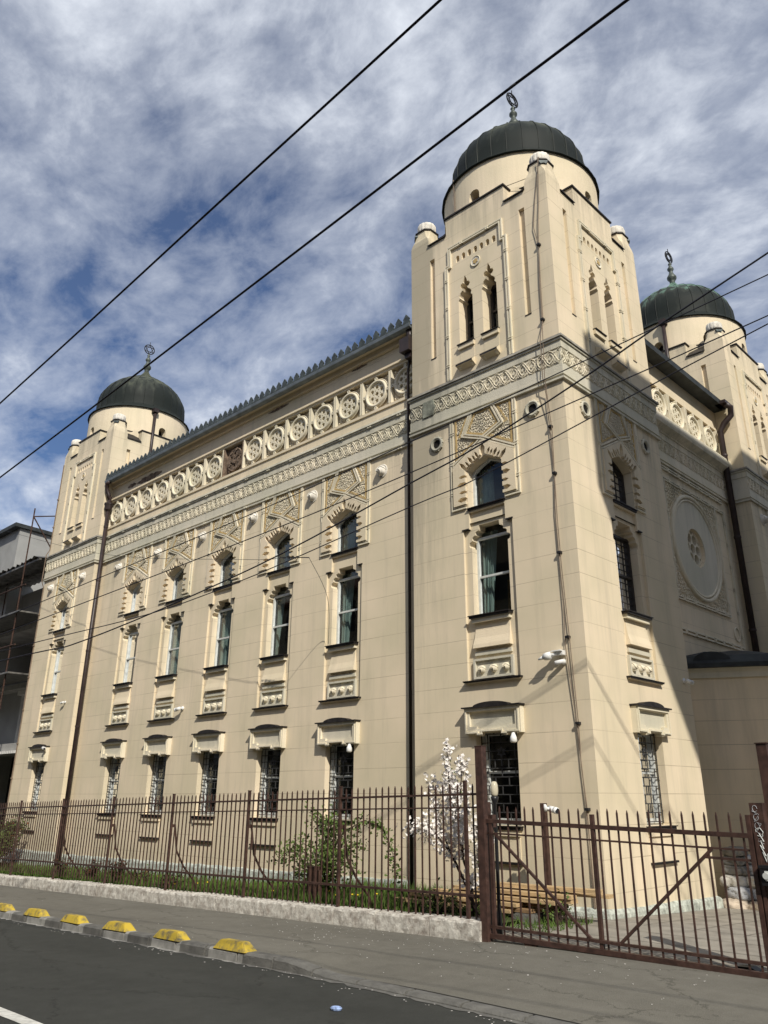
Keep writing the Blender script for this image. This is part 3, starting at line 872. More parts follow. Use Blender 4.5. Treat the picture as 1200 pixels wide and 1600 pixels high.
ME = dict(arch=arch_surround(), tall=tall_window(), ground=ground_window(), belfry=belfry_panel(), med=medallion_mesh(),
          grille=grille_mesh(True), boss=boss_mesh(), ocu=oculus_mesh(), ros=rosette_mesh(), rosb=rosette_mesh(True),
          pier=pier_mesh(), cap=cap_mesh(), drum=drum_holed(), fin=finial_mesh(), band=tower_band(), fr=frieze_mesh(2 * H - .02),
          domed=dome_mesh('copper_dark'), domeg=dome_mesh('copper_green'))
ME['gapron'] = apron_mesh(); ME['capl'] = niche_cap(-1); ME['capr'] = niche_cap(1)
ME['archpane'] = pane_mesh(ARCH, -.215, 'window_pane')
ME['archframe'] = frame_mesh(shrink(ARCH, .022), .022, -.19, 'window_frame', 'frame_white')
ME['archframed'] = frame_mesh(shrink(ARCH, .022), .022, -.19, 'window_frame', 'frame_dark', [((-.11, 6.28), (-.11, 7.1), .008), ((.13, 6.28), (.13, 7.1), .008)] + [((-.39, 6.28 + .13 * k), (.39, 6.28 + .13 * k), .007) for k in range(1, 7)], thin=True)
ME['archsill'] = sill_mesh(.40, 6.235, 6.283, -.2, .045)
ME['tallpane'] = pane_mesh(TALL, -.245, 'window_pane')
TF = rect(-.365, .365, 4.36, 5.74)
ME['tallframe'] = frame_mesh(TF, .022, -.22, 'window_frame', 'frame_white', [((-.365, 5.05), (.365, 5.05), .018)])
ME['tallframed'] = frame_mesh(TF, .022, -.22, 'window_frame', 'frame_dark', [((-.365, 5.05), (.365, 5.05), .02)] + [((u, 4.36), (u, 5.74), .007) for u in (-.18, 0, .18)] + [((-.365, 4.36 + .115 * k), (.365, 4.36 + .115 * k), .006) for k in range(1, 12)], thin=True)
ME['tallsill'] = sill_mesh(.415, 4.295, 4.342, -.2, .09)
ME['gpane'] = pane_mesh(GROUND, -.215, 'window_pane')
ME['gframe'] = frame_mesh(rect(-.375, .375, 1.125, 2.435), .025, -.19, 'window_frame', 'frame_white', [((-.375, 1.86), (.375, 1.86), .02), ((-.31, 1.125), (-.31, 2.435), .022), ((-.36, 1.16), (.36, 1.16), .035)])
ME['gsill'] = sill_mesh(.425, 1.04, 1.095, -.2, .085)
ME['lpane'] = pane_mesh(rect(-.18, .18, 9.68, 10.9), -.325, 'window_pane')
def lframe():
    b = MB(); b.strip(rect(-.155, .155, 9.70, 10.86), .025, -.33, -.27, True); b.box(-.16, .16, 10.28, 10.32, -.32, -.275)
    b.box(-.008, .008, 9.7, 10.86, -.32, -.29)
    return b.mesh('window_frame', ['frame_dark'])
ME['lframe'] = lframe()
ME['cur_tall_slim'] = curtain_mesh(-.37, -.17, 4.36, 5.9, -.36, cut=.8)
ME['cur_tall'] = curtain_mesh(-.37, -.06, 4.36, 5.9, -.36, cut=.6)
ME['cur_tall_wide'] = curtain_mesh(-.37, .18, 4.36, 5.9, -.36, cut=.4)
ME['cur_brown'] = curtain_mesh(-.02, .40, 4.30, 5.02, -.55, material='curtain_brown')
ME['cur_arch'] = curtain_mesh(-.38, -.10, 6.28, 7.1, -.36)
ME['blind'] = curtain_mesh(-.38, .38, 4.36, 5.9, -.33, 'blind', 'blind'); ME['blind_arch'] = curtain_mesh(-.38, .38, 6.29, 7.0, -.33, 'blind', 'blind')

def bay(M, gi=0, barred=False, side=False, curtain=1):
    a = part('arched_window', ME['arch'], M)
    sub('window_pane', ME['archpane'], a); sub('window_frame', ME['archframed' if barred else 'archframe'], a); sub('window_sill', ME['archsill'], a)
    if curtain and not barred: sub('curtain', ME['cur_arch'], a)
    t = part('tall_window', ME['tall'], M)
    sub('window_pane', ME['tallpane'], t); sub('window_frame', ME['tallframed' if barred else 'tallframe'], t); sub('window_sill', ME['tallsill'], t)
    sub('niche_cap', ME['capl'], t); sub('niche_cap', ME['capr'], t)
    if barred: sub('blind', ME['blind'], t); sub('blind', ME['blind_arch'], a)
    if not barred: sub('curtain', ME[{2: 'cur_tall_wide', 4: 'cur_tall_slim'}.get(curtain, 'cur_tall')], t)
    if curtain == 3: sub('curtain', ME['cur_brown'], t, label='brown curtain')
    g = part('ground_window', ME['ground'], M)
    sub('window_pane', ME['gpane'], g); sub('window_frame', ME['gframe'], g); sub('window_sill', ME['gsill'], g); sub('window_grille', ME['grille'], g); sub('window_apron', ME['gapron'], g)
    return a, t, g

ZB = -.6   # foot of the walls, below the ground
def tower_wall_mesh(fronts):
    b = MB()
    for f in range(4):
        b.M = face_M(90 * f)
        out = rect(-H, H, ZB, 8.95)
        if f in fronts: wall_with_bays(b, out, [0.])
        else: b.face(out, (), 0)
    b.M = None
    # dark-coloured lining standing in for the unlit inside
    b.m = 1
    for x, y, X, Y in ((-1, -1, 1, -1), (1, -1, 1, 1), (1, 1, -1, 1), (-1, 1, -1, -1)):
        h = H - .75
        b.f(b.X((x * h, y * h, ZB)), b.X((X * h, Y * h, ZB)), b.X((X * h, Y * h, 12.4)), b.X((x * h, y * h, 12.4)))
    for z in (2.9, 6.0, 8.9):
        b.f(*[b.X((x * H * .99, y * H * .99, z + .01)) for x, y in ((-1, -1), (1, -1), (1, 1), (-1, 1))])
    return b.mesh('tower_wall', ['stucco', 'interior'])

def plinth_mesh():
    b = MB()
    rnd = random.Random(2)
    rings = []
    for o, z in ((.0, .10), (.035, .085), (.055, .05), (.06, ZB)):
        h = H + o
        ring = []
        for (x0, y0), (x1, y1) in (((-1, -1), (1, -1)), ((1, -1), (1, 1)), ((1, 1), (-1, 1)), ((-1, 1), (-1, -1))):
            for k in range(16):
                t = k / 16; x = x0 + (x1 - x0) * t; y = y0 + (y1 - y0) * t
                ring.append(b.X((x * h, y * h, z - (.04 * (y + 1) if y0 != -2 else 0) + rnd.uniform(-.012, .012))))
        rings.append(ring)
    for a, c in zip(rings, rings[1:]):
        for k in range(64): b.f(a[k], a[(k + 1) % 64], c[(k + 1) % 64], c[k])
    return b.mesh('plinth', ['marble_peel'])
ME['plinth'] = plinth_mesh()

def tower(cx, cy, fronts, dome, name_label, belfry_faces, boss_kind):
    T = Matrix.Translation((cx, cy, 0))
    tw = part('tower_wall', tower_wall_mesh(fronts), T, label=name_label + ' tower wall')
    sub('plinth', ME['plinth'], tw); sub('band_course', ME['band'], tw)
    bw = part('belfry', belfry_wall(belfry_faces), T)
    for f in range(4):
        l = link('corner_pier', ME['pier'], bw, Matrix.Rotation(radians(90 * f), 4, 'Z') @ Matrix.Translation((H, -H, 0)))
        link('fluted_cap', ME['cap'], bw, Matrix.Rotation(radians(90 * f), 4, 'Z') @ Matrix.Translation((H, -H, 0)))
    d = part('dome', ME[dome], T); sub('finial', ME['fin'], d)
    part('drum', ME['drum'], T)
    for f in fronts:
        FM = T @ face_M(90 * f)
        link('frieze_relief', ME['fr'], SYN, FM)
        for s in (-1, 1):
            part(boss_kind[0], ME[boss_kind[1]], FM @ Matrix.Translation((s * 1.09, 0, 0)))
    for f in belfry_faces:
        FM = T @ face_M(90 * f)
        bp = part('belfry_window', ME['belfry'], FM)
        sub('star_medallion', ME['med'], bp)
        for c in (-.29, .29):
            for nm, k in (('window_pane', 'lpane'), ('window_frame', 'lframe')):
                o = sub(nm, ME[k], bp); o.matrix_basis = Matrix.Translation((c, 0, 0))
    return T

T1 = tower(-H, H, (0, 1), 'domed', 'near corner', (0, 1), ('oculus', 'ocu'))
bay(T1 @ face_M(0), curtain=3); bay(T1 @ face_M(90), barred=True, side=True)
def slab():
    b = MB(); b.prism([(-3.13, 8.40), (-2.86, 8.40), (-2.83, 8.55), (-2.86, 8.73), (-3.12, 8.735), (-3.14, 8.6)], .01, .052)
    return b.mesh('bare_slab', ['stain_slab'])
part('bare_slab', slab(), label='stained bare patch in the scroll frieze')
T2 = tower(TL, H, (0,), 'domed', 'far street', (0, 3), ('boss', 'boss'))
bay(T2 @ face_M(0))
T3 = tower(-H, TY + H, (1,), 'domeg', 'rear yard', (1, 2), ('boss', 'boss'))
bay(T3 @ face_M(90), barred=True, side=True)

# street facade between the towers
def facade():
    b = MB(); x0, x1 = TL + H, -2 * H
    b.M = Matrix.Translation((0, EY, 0))
    wall_with_bays(b, rect(x0, x1, ZB, 9.25), BAYS)
    # wall behind the rosettes, upper wall
    b.face(rect(x0, x1, 9.25, 10.08), (), -.10)
    b.prism(rect(x0, x1, 10.08, 10.72), -.10, .0)
    b.prism(rect(x0, x1, 9.20, 9.262), -.1, .03)
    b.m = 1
    # dark-coloured plate standing in for the unlit room behind
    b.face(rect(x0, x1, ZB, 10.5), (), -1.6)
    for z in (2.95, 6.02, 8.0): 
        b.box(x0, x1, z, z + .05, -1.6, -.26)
    b.M = None
    return b.mesh('street_wall', ['stucco', 'interior'])
part('street_wall', facade())
def facade_band():
    b = MB(); x0, x1 = TL + H, -2 * H
    b.M = Matrix.Translation((0, EY, 0))
    def run(prof, m):
        b.m = m
        for (o, z), (o2, z2) in zip(prof, prof[1:]):
            b.f(b.P(x0, z, o), b.P(x1, z, o), b.P(x1, z2, o2), b.P(x0, z2, o2))
    run([(o, z) for o, z in BAND_A + BAND_B + BAND_C], 0)
    run([(0, 10.07), (.03, 10.075), (.03, 10.11), (.065, 10.13), (.065, 10.155), (.04, 10.165), (.04, 10.20), (0, 10.21)], 1)
    b.m = 0
    # beads of the mouldings
    u = x0 + .3
    while u < x1 - .1:
        for z, o in ((8.13, .055), (8.885, .068)):
            for t in (-.035, .035): b.box(u + t - .02, u + t + .02, z - .022, z + .022, 0, o + .008)
        u += .872
    b.M = None
    return b.mesh('band_course', ['trim_grey', 'stucco_plain'])
part('band_course', facade_band())
FL = (TL + H + 2 * H) * -1
fm = frieze_mesh(FL - .04); part('frieze_relief', fm, frame((TL + H - 2 * H) / 2, EY))
n_ros = 15
for k in range(n_ros):
    x = -9.985 + (k - 7) * .8725
    if k == 7 - 0 and False: pass
    br = (k == 7)
    if br: part('rosette', ME['rosb'], frame(x, EY), label='broken brown rosette')
    else: part('rosette', ME['ros'], frame(x, EY))
for c, k in zip(BAYS, (2, 1, 2, 4, 1)): bay(frame(c, EY), curtain=k)
for k in range(6): part('boss', ME['boss'], frame(-9.985 + (k - 2.5) * 2.175, EY))

def eaves():
    b = MB(); x0, x1 = TL + H + .02, -2 * H - .02
    b.m = 0
    # gutter, half-round-ish box profile on the street side
    prof = [(.075, 10.665), (-.015, 10.655), (-.06, 10.68), (-.075, 10.74), (-.06, 10.755), (-.05, 10.70), (.075, 10.70)]
    a = [b.X((x0, y, z)) for y, z in prof]; c = [b.X((x1, y, z)) for y, z in prof]
    for i in range(len(prof) - 1): b.f(a[i], a[i + 1], c[i + 1], c[i])
    b.f(*a); b.f(*c)
    b.m = 1
    b.box(x0, x1, 10.69, 10.73, -.30, -.076)
    b.box(x0, x1, 10.56, 10.69, -.26, -.19)
    return b.mesh('gutter', ['zinc', 'stucco_plain'])
part('gutter', eaves())
def crest():
    b = MB(); x = TL + H + .12
    while x < -2 * H - .05:
        b.M = Matrix.Translation((x, -.03, 0))
        b.prism([(-.085, 10.72), (.085, 10.72), (.10, 10.80), (.07, 10.86), (.085, 10.89), (.04, 10.95), (0, 11.0), (-.04, 10.95), (-.085, 10.89), (-.07, 10.86), (-.10, 10.80)], -.02, .02, back=True)
        x += .225
    b.M = None
    return b.mesh('roof_crest', ['crest_metal'])
part('roof_crest', crest())
def roof():
    b = MB()
    x0, x1, y0, y1 = TL + H + .02, -2 * H - .02, .0, 11.4
    e = [b.X((x0, y0, 10.74)), b.X((x1, y0, 10.74)), b.X((x1, y1, 10.74)), b.X((x0, y1, 10.74))]
    r1 = b.X((x0, 5.8, 11.9)); r2 = b.X((x1, 5.8, 11.9))
    b.f(e[0], e[1], r2, r1); b.f(e[2], e[3], r1, r2); b.f(e[1], e[2], r2); b.f(e[3], e[0], r1); b.f(*e)
    ya, yb = 2 * H + .02, TY - .02
    q = [b.X((SX + .32, ya, 10.74)), b.X((SX + .32, yb, 10.74)), b.X((x1, yb, 11.3)), b.X((x1, ya, 11.3))]; b.f(*q)
    w = [b.X((x1, ya, 10.74)), b.X((x1, yb, 10.74))]; b.f(q[0], q[3], w[0]); b.f(q[1], q[2], w[1]); b.f(q[0], q[1], w[1], w[0])
    # eave board on the yard side
    b.box(SX - .1, SX + .32, 10.60, 10.735, -TY + .02, -2 * H - .02)
    for (px, py) in ((-15.1, .6), (-14.4, .8)):
        b.lathe([(.07, 10.7), (.07, 11.25), (.13, 11.27), (.13, 11.33), (.02, 11.36)], 12, (px, py, 0))
    return b.mesh('roof', ['roof_dark'])
part('roof', roof())
# blocks of the building behind the two towers seen from the street
def yard_wall():
    b = MB(); y0, y1 = 2 * H, TY; c = (y0 + y1) / 2
    b.M = Matrix.Translation((SX, c, 0)) @ Matrix.Rotation(radians(90), 4, 'Z')
    h = (y1 - y0) / 2
    eye = circ(0, 6.5, .43, 32)
    b.face(rect(-h, h, ZB, 9.25), [eye], 0); b.sides(eye, -.2, 0)
    b.face(rect(-h, h, 9.25, 10.08), (), -.10); b.prism(rect(-h, h, 10.08, 10.65), -.1, 0)
    def run(prof, m):
        b.m = m
        for (o, z), (o2, z2) in zip(prof, prof[1:]): b.f(b.P(-h, z, o), b.P(h, z, o), b.P(h, z2, o2), b.P(-h, z2, o2))
    run(BAND_A + BAND_B + [(.06, 8.9), (.20, 8.98), (.22, 9.05), (.20, 9.20), (.03, 9.27), (-.1, 9.272)], 1)
    b.m = 1
    # square frame round the great roundel, extra mouldings
    b.double([(-1.28, 5.22), (-1.28, 7.76), (1.28, 7.76), (1.28, 5.22)], .05, .014, .04, True, .5)
    b.double([(1.28, 7.76), (1.80, 7.76), (1.80, 4.55)], .05, .014, .035, False, .5)
    b.double([(-1.28, 7.76), (-1.80, 7.76), (-1.80, 4.55)], .05, .014, .035, False, .5)
    b.double([(-1.8, 4.55), (1.8, 4.55)], .07, .016, .04, False, .4); b.double([(-1.8, 8.02), (1.8, 8.02)], .06, .016, .04, False, .5)
    b.ring(1.55, 4.85, .15, .02, .01, 20, 5)
    b.sm = True
    b.ring(0, 6.5, 1.14, .045, .02, 64, 8); b.ring(0, 6.5, 1.06, .03, .015, 64, 6); b.sm = False
    b.m = 2
    b.prism(circ(0, 6.5, 1.03, 48), 0, .015, [eye])
    # carved spandrels
    rnd = random.Random(8); b.m = 1
    u = -1.2
    while u < 1.21:
        v = 5.3
        while v < 7.7:
            if math.hypot(u, v - 6.5) > 1.23:
                a0 = rnd.uniform(0, 6.28); d = rnd.choice((-1, 1)); R = .042
                b.tube([Vector((u + R * (1 - .55 * t / 6) * cos(a0 + d * t * .85), -.014, v + R * (1 - .55 * t / 6) * sin(a0 + d * t * .85))) for t in range(7)], .012, 4)
            v += .085
        u += .085
    b.m = 3; b.face(rect(-h, h, ZB, 10.5), (), -.8)
    b.M = None
    return b.mesh('yard_wall', ['stucco', 'trim', 'trim_grey', 'dark_void'])
part('yard_wall', yard_wall())
yc = (2 * H + TY) / 2
def eye_tracery():
    b = MB()
    holes = [circ(0, 6.5, .115, 16)] + [circ(.25 * cos(k * pi / 3), 6.5 + .25 * sin(k * pi / 3), .112, 14) for k in range(6)] + [circ(.36 * cos(pi / 6 + k * pi / 3), 6.5 + .37 * sin(pi / 6 + k * pi / 3), .04, 8) for k in range(6)]
    b.prism(circ(0, 6.5, .43, 32), -.15, -.07, holes)
    return b.mesh('rose_window', ['trim'])
part('rose_window', eye_tracery(), frame(SX, yc, 90))
fy = frieze_mesh(TY - 2 * H - .04); part('frieze_relief', fy, frame(SX, yc, 90))
for k in range(5): part('rosette', ME['ros'], frame(SX, yc + (k - 2) * .90, 90))

def apse():
    b = MB()
    P = [(-.5, 4.42), (.03, 4.71), (.83, 5.14), (1.15, 5.83), (.83, 6.5), (.03, 6.95), (-.5, 7.2)]
    P2 = []
    def off(d):
        c = Vector((-.4, 5.83)); out = []
        for p in P:
            v = Vector(p) - c; out.append(tuple(c + v * (1 + d / v.length)))
        return out
    def band(d0, z0, d1, z1, m):
        b.m = m; A = [b.X((*p, z0)) for p in off(d0)]; B = [b.X((*p, z1)) for p in off(d1)]
        for i in range(len(P) - 1): b.f(A[i], A[i + 1], B[i + 1], B[i])
    band(0, ZB, 0, 3.62, 0); band(.04, 3.60, .05, 3.70, 1); band(.05, 3.70, .10, 3.78, 1); band(.0, 3.6, .04, 3.6, 1)
    band(.10, 3.775, .19, 3.78, 2); band(.19, 3.78, .19, 3.86, 2); band(.19, 3.86, .02, 4.02, 2); band(.02, 4.02, -.9, 4.22, 2)
    # eyebrow bump over the junction
    b.M = Matrix.Translation((-.02, 4.60, 0)) @ Matrix.Rotation(radians(28), 4, 'Z')
    b.prism([(.34 * cos(pi * k / 10), 3.90 + .18 * sin(pi * k / 10)) for k in range(11)], -.7, .05)
    b.M = None
    return b.mesh('apse', ['stucco', 'trim_grey', 'roof_dark'])
part('apse', apse())

def street_plinth():
    b = MB(); rnd = random.Random(14); x0, x1 = TL + H, -2 * H; n = 60; rows = []
    for o, z in ((.0, .16), (.03, .14), (.045, .10), (.05, -.6)):
        rows.append([b.X((x0 + (x1 - x0) * k / n, EY - o, z + rnd.uniform(-.025, .015) + .012 * (x0 + (x1 - x0) * k / n + 8))) for k in range(n + 1)])
    for A, B in zip(rows, rows[1:]):
        for k in range(n): b.f(A[k], A[k + 1], B[k + 1], B[k])
    return b.mesh('plinth', ['marble_peel'])
part('plinth', street_plinth())
def pipe_street():
    b = MB(); b.sm = True
    x = -16.34; y = .10
    b.tube([(x + .1, -.01, 10.66), (x - .02, -.05, 10.62), (x - .07, .0, 10.45), (x - .02, .06, 10.28), (x, y, 10.1)], .062, 10)
    b.sm = False
    b.lathe([(.06, 9.72), (.11, 9.78), (.125, 9.93), (.14, 9.94), (.14, 9.99), (.02, 9.995)], 12, (x, y, 0))
    b.sm = True
    b.tube([(x, y, 10.2), (x, y, -.5)], .06, 10)
    b.sm = False
    for z in (1.2, 3.3, 5.4, 7.5, 9.2): b.lathe([(.068, z), (.068, z + .05)], 12, (x, y, 0))
    return b.mesh('drainpipe', ['pipe_brown'])
part('drainpipe', pipe_street())
def pipe_yard():
    b = MB(); b.sm = True
    x, y = SX + .14, TY - .20
    b.tube([(x + .25, y - .12, 10.62), (x + .33, y + .02, 10.55), (x + .30, y + .06, 10.35), (x + .12, y, 10.15), (x, y, 9.98), (x, y, 3.9)], .075, 10)
    b.sm = False
    b.box(x + .05, x + .32, 10.6, 10.68, -y - .1, -y + .25)
    for z in (5, 7.2, 9.3): b.lathe([(.085, z), (.085, z + .05)], 12, (x, y, 0))
    return b.mesh('drainpipe', ['pipe_brown'])
part('drainpipe', pipe_yard())
def pipe_corner():
    b = MB(); b.box(-3.72, -3.46, 10.10, 10.42, -.2, .10); b.box(-3.66, -3.50, 9.98, 10.10, -.2, .0)
    b.sm = True; b.tube([(-3.58, .06, 10.68), (-3.57, .07, 10.4)], .07, 8); b.tube([(-3.60, .10, 10.1), (-3.73, .18, 9.8), (-3.73, .205, -.3)], .03, 8)
    return b.mesh('rainwater_hopper', ['pipe_brown'])
part('rainwater_hopper', pipe_corner())
def drum_pipe(cx, cy, ang):
    b = MB(); b.sm = True; r = 1.77; x, y = cx + r * sin(ang), cy - r * cos(ang)
    b.tube([(x, y, 13.8), (x, y, 10.9)], .055, 8); b.sm = False
    b.box(x - .09, x + .09, 13.66, 13.8, -y - .09, -y + .09)
    return b.mesh('drainpipe', ['pipe_brown'])
part('drainpipe', drum_pipe(TL, H, radians(78))); part('drainpipe', drum_pipe(-H, TY + H, radians(8)))
def conductor():
    b = MB()
    r = .0075; y = -.03
    A = [(-.10, 12.98), (-.16, 12.6), (-.26, 12.0), (-.33, 11.45), (-.25, 10.98), (-.27, 10.2), (-.28, 9.4), (-.30, 9.0), (-.31, 8.2), (-.33, 7.9), (-.29, 6.45), (-.33, 5.79), (-.31, 4.22), (-.33, 3.63), (-.24, 2.5), (-.19, 1.34), (-.17, .1)]
    Bc = [(-.12, 12.98), (-.17, 12.0), (-.22, 11.5), (-.25, 10.98), (-.29, 10.2), (-.30, 9.4), (-.27, 8.2), (-.27, 7.2), (-.29, 6.45), (-.30, 5.68), (-.29, 4.83), (-.25, 3.76), (-.21, 2.5), (-.22, 1.93), (-.18, 1.34), (-.19, .1)]
    for L in (A, Bc):
        b.tube([(x, -.135 if 8.05 < z < 9.05 else y, z) for x, z in L], r, 5)
    b.m = 1
    for x, z in ((-.25, 11), (-.29, 6.45), (-.31, 5.1), (-.28, 3.76), (-.22, 2.5), (-.18, 1.34), (-.29, 9.4), (-.3, 7.3)):
        b.box(x - .03, x + .035, z - .018, z + .018, 0, .06)
    # rod on the drum
    b.m = 0
    a = radians(-20); b.tube([(-H + 1.72 * sin(a), H - 1.72 * cos(a), 13.9), (-H + 1.705 * sin(a), H - 1.705 * cos(a), 12.86)], .014, 5)
    b.tube([(-H + 1.705 * sin(a), H - 1.705 * cos(a), 12.9), (-1.2, .06, 12.91), (-.6, .25, 12.95), (-.33, .30, 12.98)], .008, 4)
    return b.mesh('lightning_conductor', ['cable_brown', 'black_plastic'])
part('lightning_conductor', conductor())
def edge_cable():
    b = MB(); b.tube([(TL - H + .03, -.02, z) for z in (12.3, 9.2)] + [(TL - H + .03, -.11, 9.0), (TL - H + .03, -.11, 8.1)] + [(TL - H + .03, -.02, z) for z in (7.9, 0)], .016, 5)
    for z in (11, 10, 7, 6, 5, 4, 3, 2): b.box(TL - H, TL - H + .06, z - .02, z + .02, 0, .05)
    return b.mesh('lightning_conductor', ['cable_brown'])
part('lightning_conductor', edge_cable())
def damage(cx, cz, L, h, seed):
    b = MB(); rnd = random.Random(seed); b.M = Matrix.Translation((0, EY, 0))
    n = 16; up = []; dn = []
    for k in range(n):
        t = k / (n - 1); u = cx - L / 2 + t * L; a = math.sin(pi * t)
        up.append((u, cz + h * (.3 + .7 * a) * rnd.uniform(.5, 1))); dn.append((u, cz - h * (.3 + .7 * a) * rnd.uniform(.5, 1)))
    b.prism(dn + up[::-1], 0, .005)
    b.M = None
    return b.mesh('bare_brick_patch', ['brick_broken'])
for k, d in enumerate(((-14.3, 10.34, 1.4, .13), (-15.3, 10.36, .5, .09), (-8.2, 10.50, .8, .05), (-5.3, 10.52, .5, .04))): part('bare_brick_patch', damage(*d, 4 + k))

# ------------------------------------------------------------------ ground
def fy_(x): return -2.42 - .03 * x          # line of the fence / stone wall
def gz(x, y):
    """height of street level"""
    s = .027 * x if x < 0 else .012 * x * math.exp(-x * .25)
    return s - .035
def sheet(name, xs, ys, zf, material):
    b = MB(); idx = [[b.X((x, y(x) if callable(y) else y, zf(x, y(x) if callable(y) else y))) for y in ys] for x in xs]
    b.sm = True
    for i in range(len(xs) - 1):
        for j in range(len(ys) - 1): b.f(idx[i][j], idx[i + 1][j], idx[i + 1][j + 1], idx[i][j + 1])
    return struct(name, b.mesh(name, [material]))
XS = [-400, -120, -60] + [-40 + 1.0 * k for k in range(0, 61)] + [60, 120, 400]
def zroad(x, y): return max(-3., .027 * x if x < 0 else .012 * x * math.exp(-x * .25)) - .115
def kerb_y(x): return -4.545 - .03 * x
b = MB(); a = [b.X((x, y, -3.2)) for x, y in ((-1500, -1500), (1500, -1500), (1500, 1500), (-1500, 1500))]; b.f(*a)
struct('ground', b.mesh('ground', ['soil']))
sheet('road', XS, [-60., -30., -14., -11., -9., -7., -6., lambda x: kerb_y(x) - .14], zroad, 'asphalt')
def drop(x):  # how far the kerb has come down at x (driveway)
    t = min(1, max(0, (x + 1.05) / .8)); return t * t * (3 - 2 * t)
def zkerb(x): return zroad(x, 0) + .105 - .072 * drop(x)
def zwalk(x, y):
    base = zroad(x, 0) + .105
    k = kerb_y(x); d = min(1, max(0, (y - k) / 1.1))
    return base - .072 * drop(x) * (1 - d) * 1.0 - .004 + (0 if x < -.2 else 0.012 * min(1, (x + .2)))
sheet('pavement', [x for x in XS if x < -3] + [-3 + .25 * k for k in range(0, 41)] + [8, 12, 20, 60, 200, 400], [lambda x: kerb_y(x) - .005, lambda x: kerb_y(x) + .3, lambda x: kerb_y(x) + .7, lambda x: kerb_y(x) + 1.1, lambda x: fy_(x) - .0, lambda x: fy_(x) + .35], zwalk, 'sidewalk_asphalt')
def kerb():
    b = MB(); x = -60.
    while x < 30:
        L = .62 if x > -14 else 2.; x1 = min(x + L - .012, 30)
        n = 3
        for i in range(n):
            xa = x + (x1 - x) * i / n; xb = x + (x1 - x) * (i + 1) / n
            def sec(xx):
                k = kerb_y(xx); z = zkerb(xx); zr = zroad(xx, 0) - .06
                return [b.X((xx, k, z - .03)), b.X((xx, k, z)), b.X((xx, k - .115, z)), b.X((xx, k - .14, z - .022)), b.X((xx, k - .15, zr))]
            A = sec(xa); B = sec(xb)
            for j in range(4): b.f(A[j], B[j], B[j + 1], A[j + 1])
            if i == 0: b.f(*A)
            if i == n - 1: b.f(*B[::-1])
        x += L + .015 if x > -14 else L
    return b.mesh('kerb', ['kerb_stone'])
struct('kerb', kerb())
def gutter_dirt():
    b = MB(); rnd = random.Random(9); pa = []; pb = []
    x = -20
    while x < 14:
        k = kerb_y(x) - .145; z = zroad(x, 0) + .004
        pa.append(b.X((x, k, z))); pb.append(b.X((x, k - rnd.uniform(.02, .09), z))); x += .12
    for i in range(len(pa) - 1): b.f(pa[i], pa[i + 1], pb[i + 1], pb[i])
    return b.mesh('gutter_grit', ['kerb_stone'])
o = struct('gutter_grit', gutter_dirt(), 'stuff')
def marking():
    b = MB(); rnd = random.Random(3); up = []; dn = []
    n = 60
    for k in range(n + 1):
        x = -30 + 30.4 * k / n
        yy = -7.215 - .03 * (x + 1)
        up.append(b.X((x, yy + rnd.uniform(-.006, .006), zroad(x, 0) + .005))); dn.append(b.X((x, yy - .12 + rnd.uniform(-.006, .006), zroad(x, 0) + .005)))
    for i in range(n): b.f(dn[i], dn[i + 1], up[i + 1], up[i])
    return b.mesh('road_marking', ['marking_white'])
struct('road_marking', marking())
def garden_z(x, y): return (.023 * x if x < 0 else 0) + .06
sheet('garden_soil', [-30, -24, -20] + [-18 + 1. * k for k in range(0, 18)] + [-.55], [lambda x: fy_(x) + .0, -1.5, -.8, .1, .4], lambda x, y: garden_z(x, y), 'garden_earth')
def zyard(x, y): return .0 - .045 * max(0, y) - .03 * max(0, min(1, (-y - 1) / 1.4)) 
def yard():
    b = MB(); xs = [-.62 + .62 * k for k in range(0, 14)]; ys = [-2.5 + .6 * k for k in range(0, 24)]
    idx = [[b.X((x, y, zyard(x, y))) for y in ys] for x in xs]
    for i in range(len(xs) - 1):
        for j in range(len(ys) - 1): b.f(idx[i][j], idx[i + 1][j], idx[i + 1][j + 1], idx[i][j + 1])
    # joints of the paving
    b.m = 1
    for x in xs[1:]:
        b.f(*[b.X((x + s * .006, y, zyard(x, y) + .003)) for s, y in ((-1, -2.2), (1, -2.2), (1, 0.), (-1, 0.))]); b.f(*[b.X((x + s * .006, y, zyard(x, y) + .003)) for s, y in ((-1, 0.), (1, 0.), (1, 9), (-1, 9))])
    for y in ys[1:]: b.f(*[b.X((x, y + s * .006, zyard(x, y + s * .006) + .0035)) for x, s in ((-.6, -1), (7.4, -1), (7.4, 1), (-.6, 1))])
    return b.mesh('yard_paving', ['yard_paving', 'paving_joint'])
struct('yard_paving', yard())

# yellow kerb blocks
def kerb_block():
    b = MB(); L, l, w, w2, h = .315, .215, .085, .05, .088
    A = [b.X(p) for p in ((-L, -w, 0), (L, -w, 0), (L, w, 0), (-L, w, 0))]; T = [b.X(p) for p in ((-l, -w2, h), (l, -w2, h), (l, w2, h), (-l, w2, h))]
    b.f(*T)
    for k in range(4): b.f(A[k], A[(k + 1) % 4], T[(k + 1) % 4], T[k])
    me = b.mesh('kerb_block', ['yellow_paint'])
    bm = bmesh.new(); bm.from_mesh(me); bmesh.ops.bevel(bm, geom=list(bm.edges), offset=.008, segments=2, affect='EDGES'); bm.to_mesh(me); bm.free()
    return me
kb = kerb_block()
blab = ['yellow concrete kerb block just before the kerb drops, nearest the gate', 'second yellow kerb block counted from the dropped kerb', 'third yellow kerb block counted from the dropped kerb', 'fourth yellow kerb block counted from the dropped kerb',
        'fifth yellow kerb block counted from the dropped kerb', 'sixth yellow kerb block from the dropped kerb, cut by the picture edge', 'yellow kerb block beyond the picture edge']
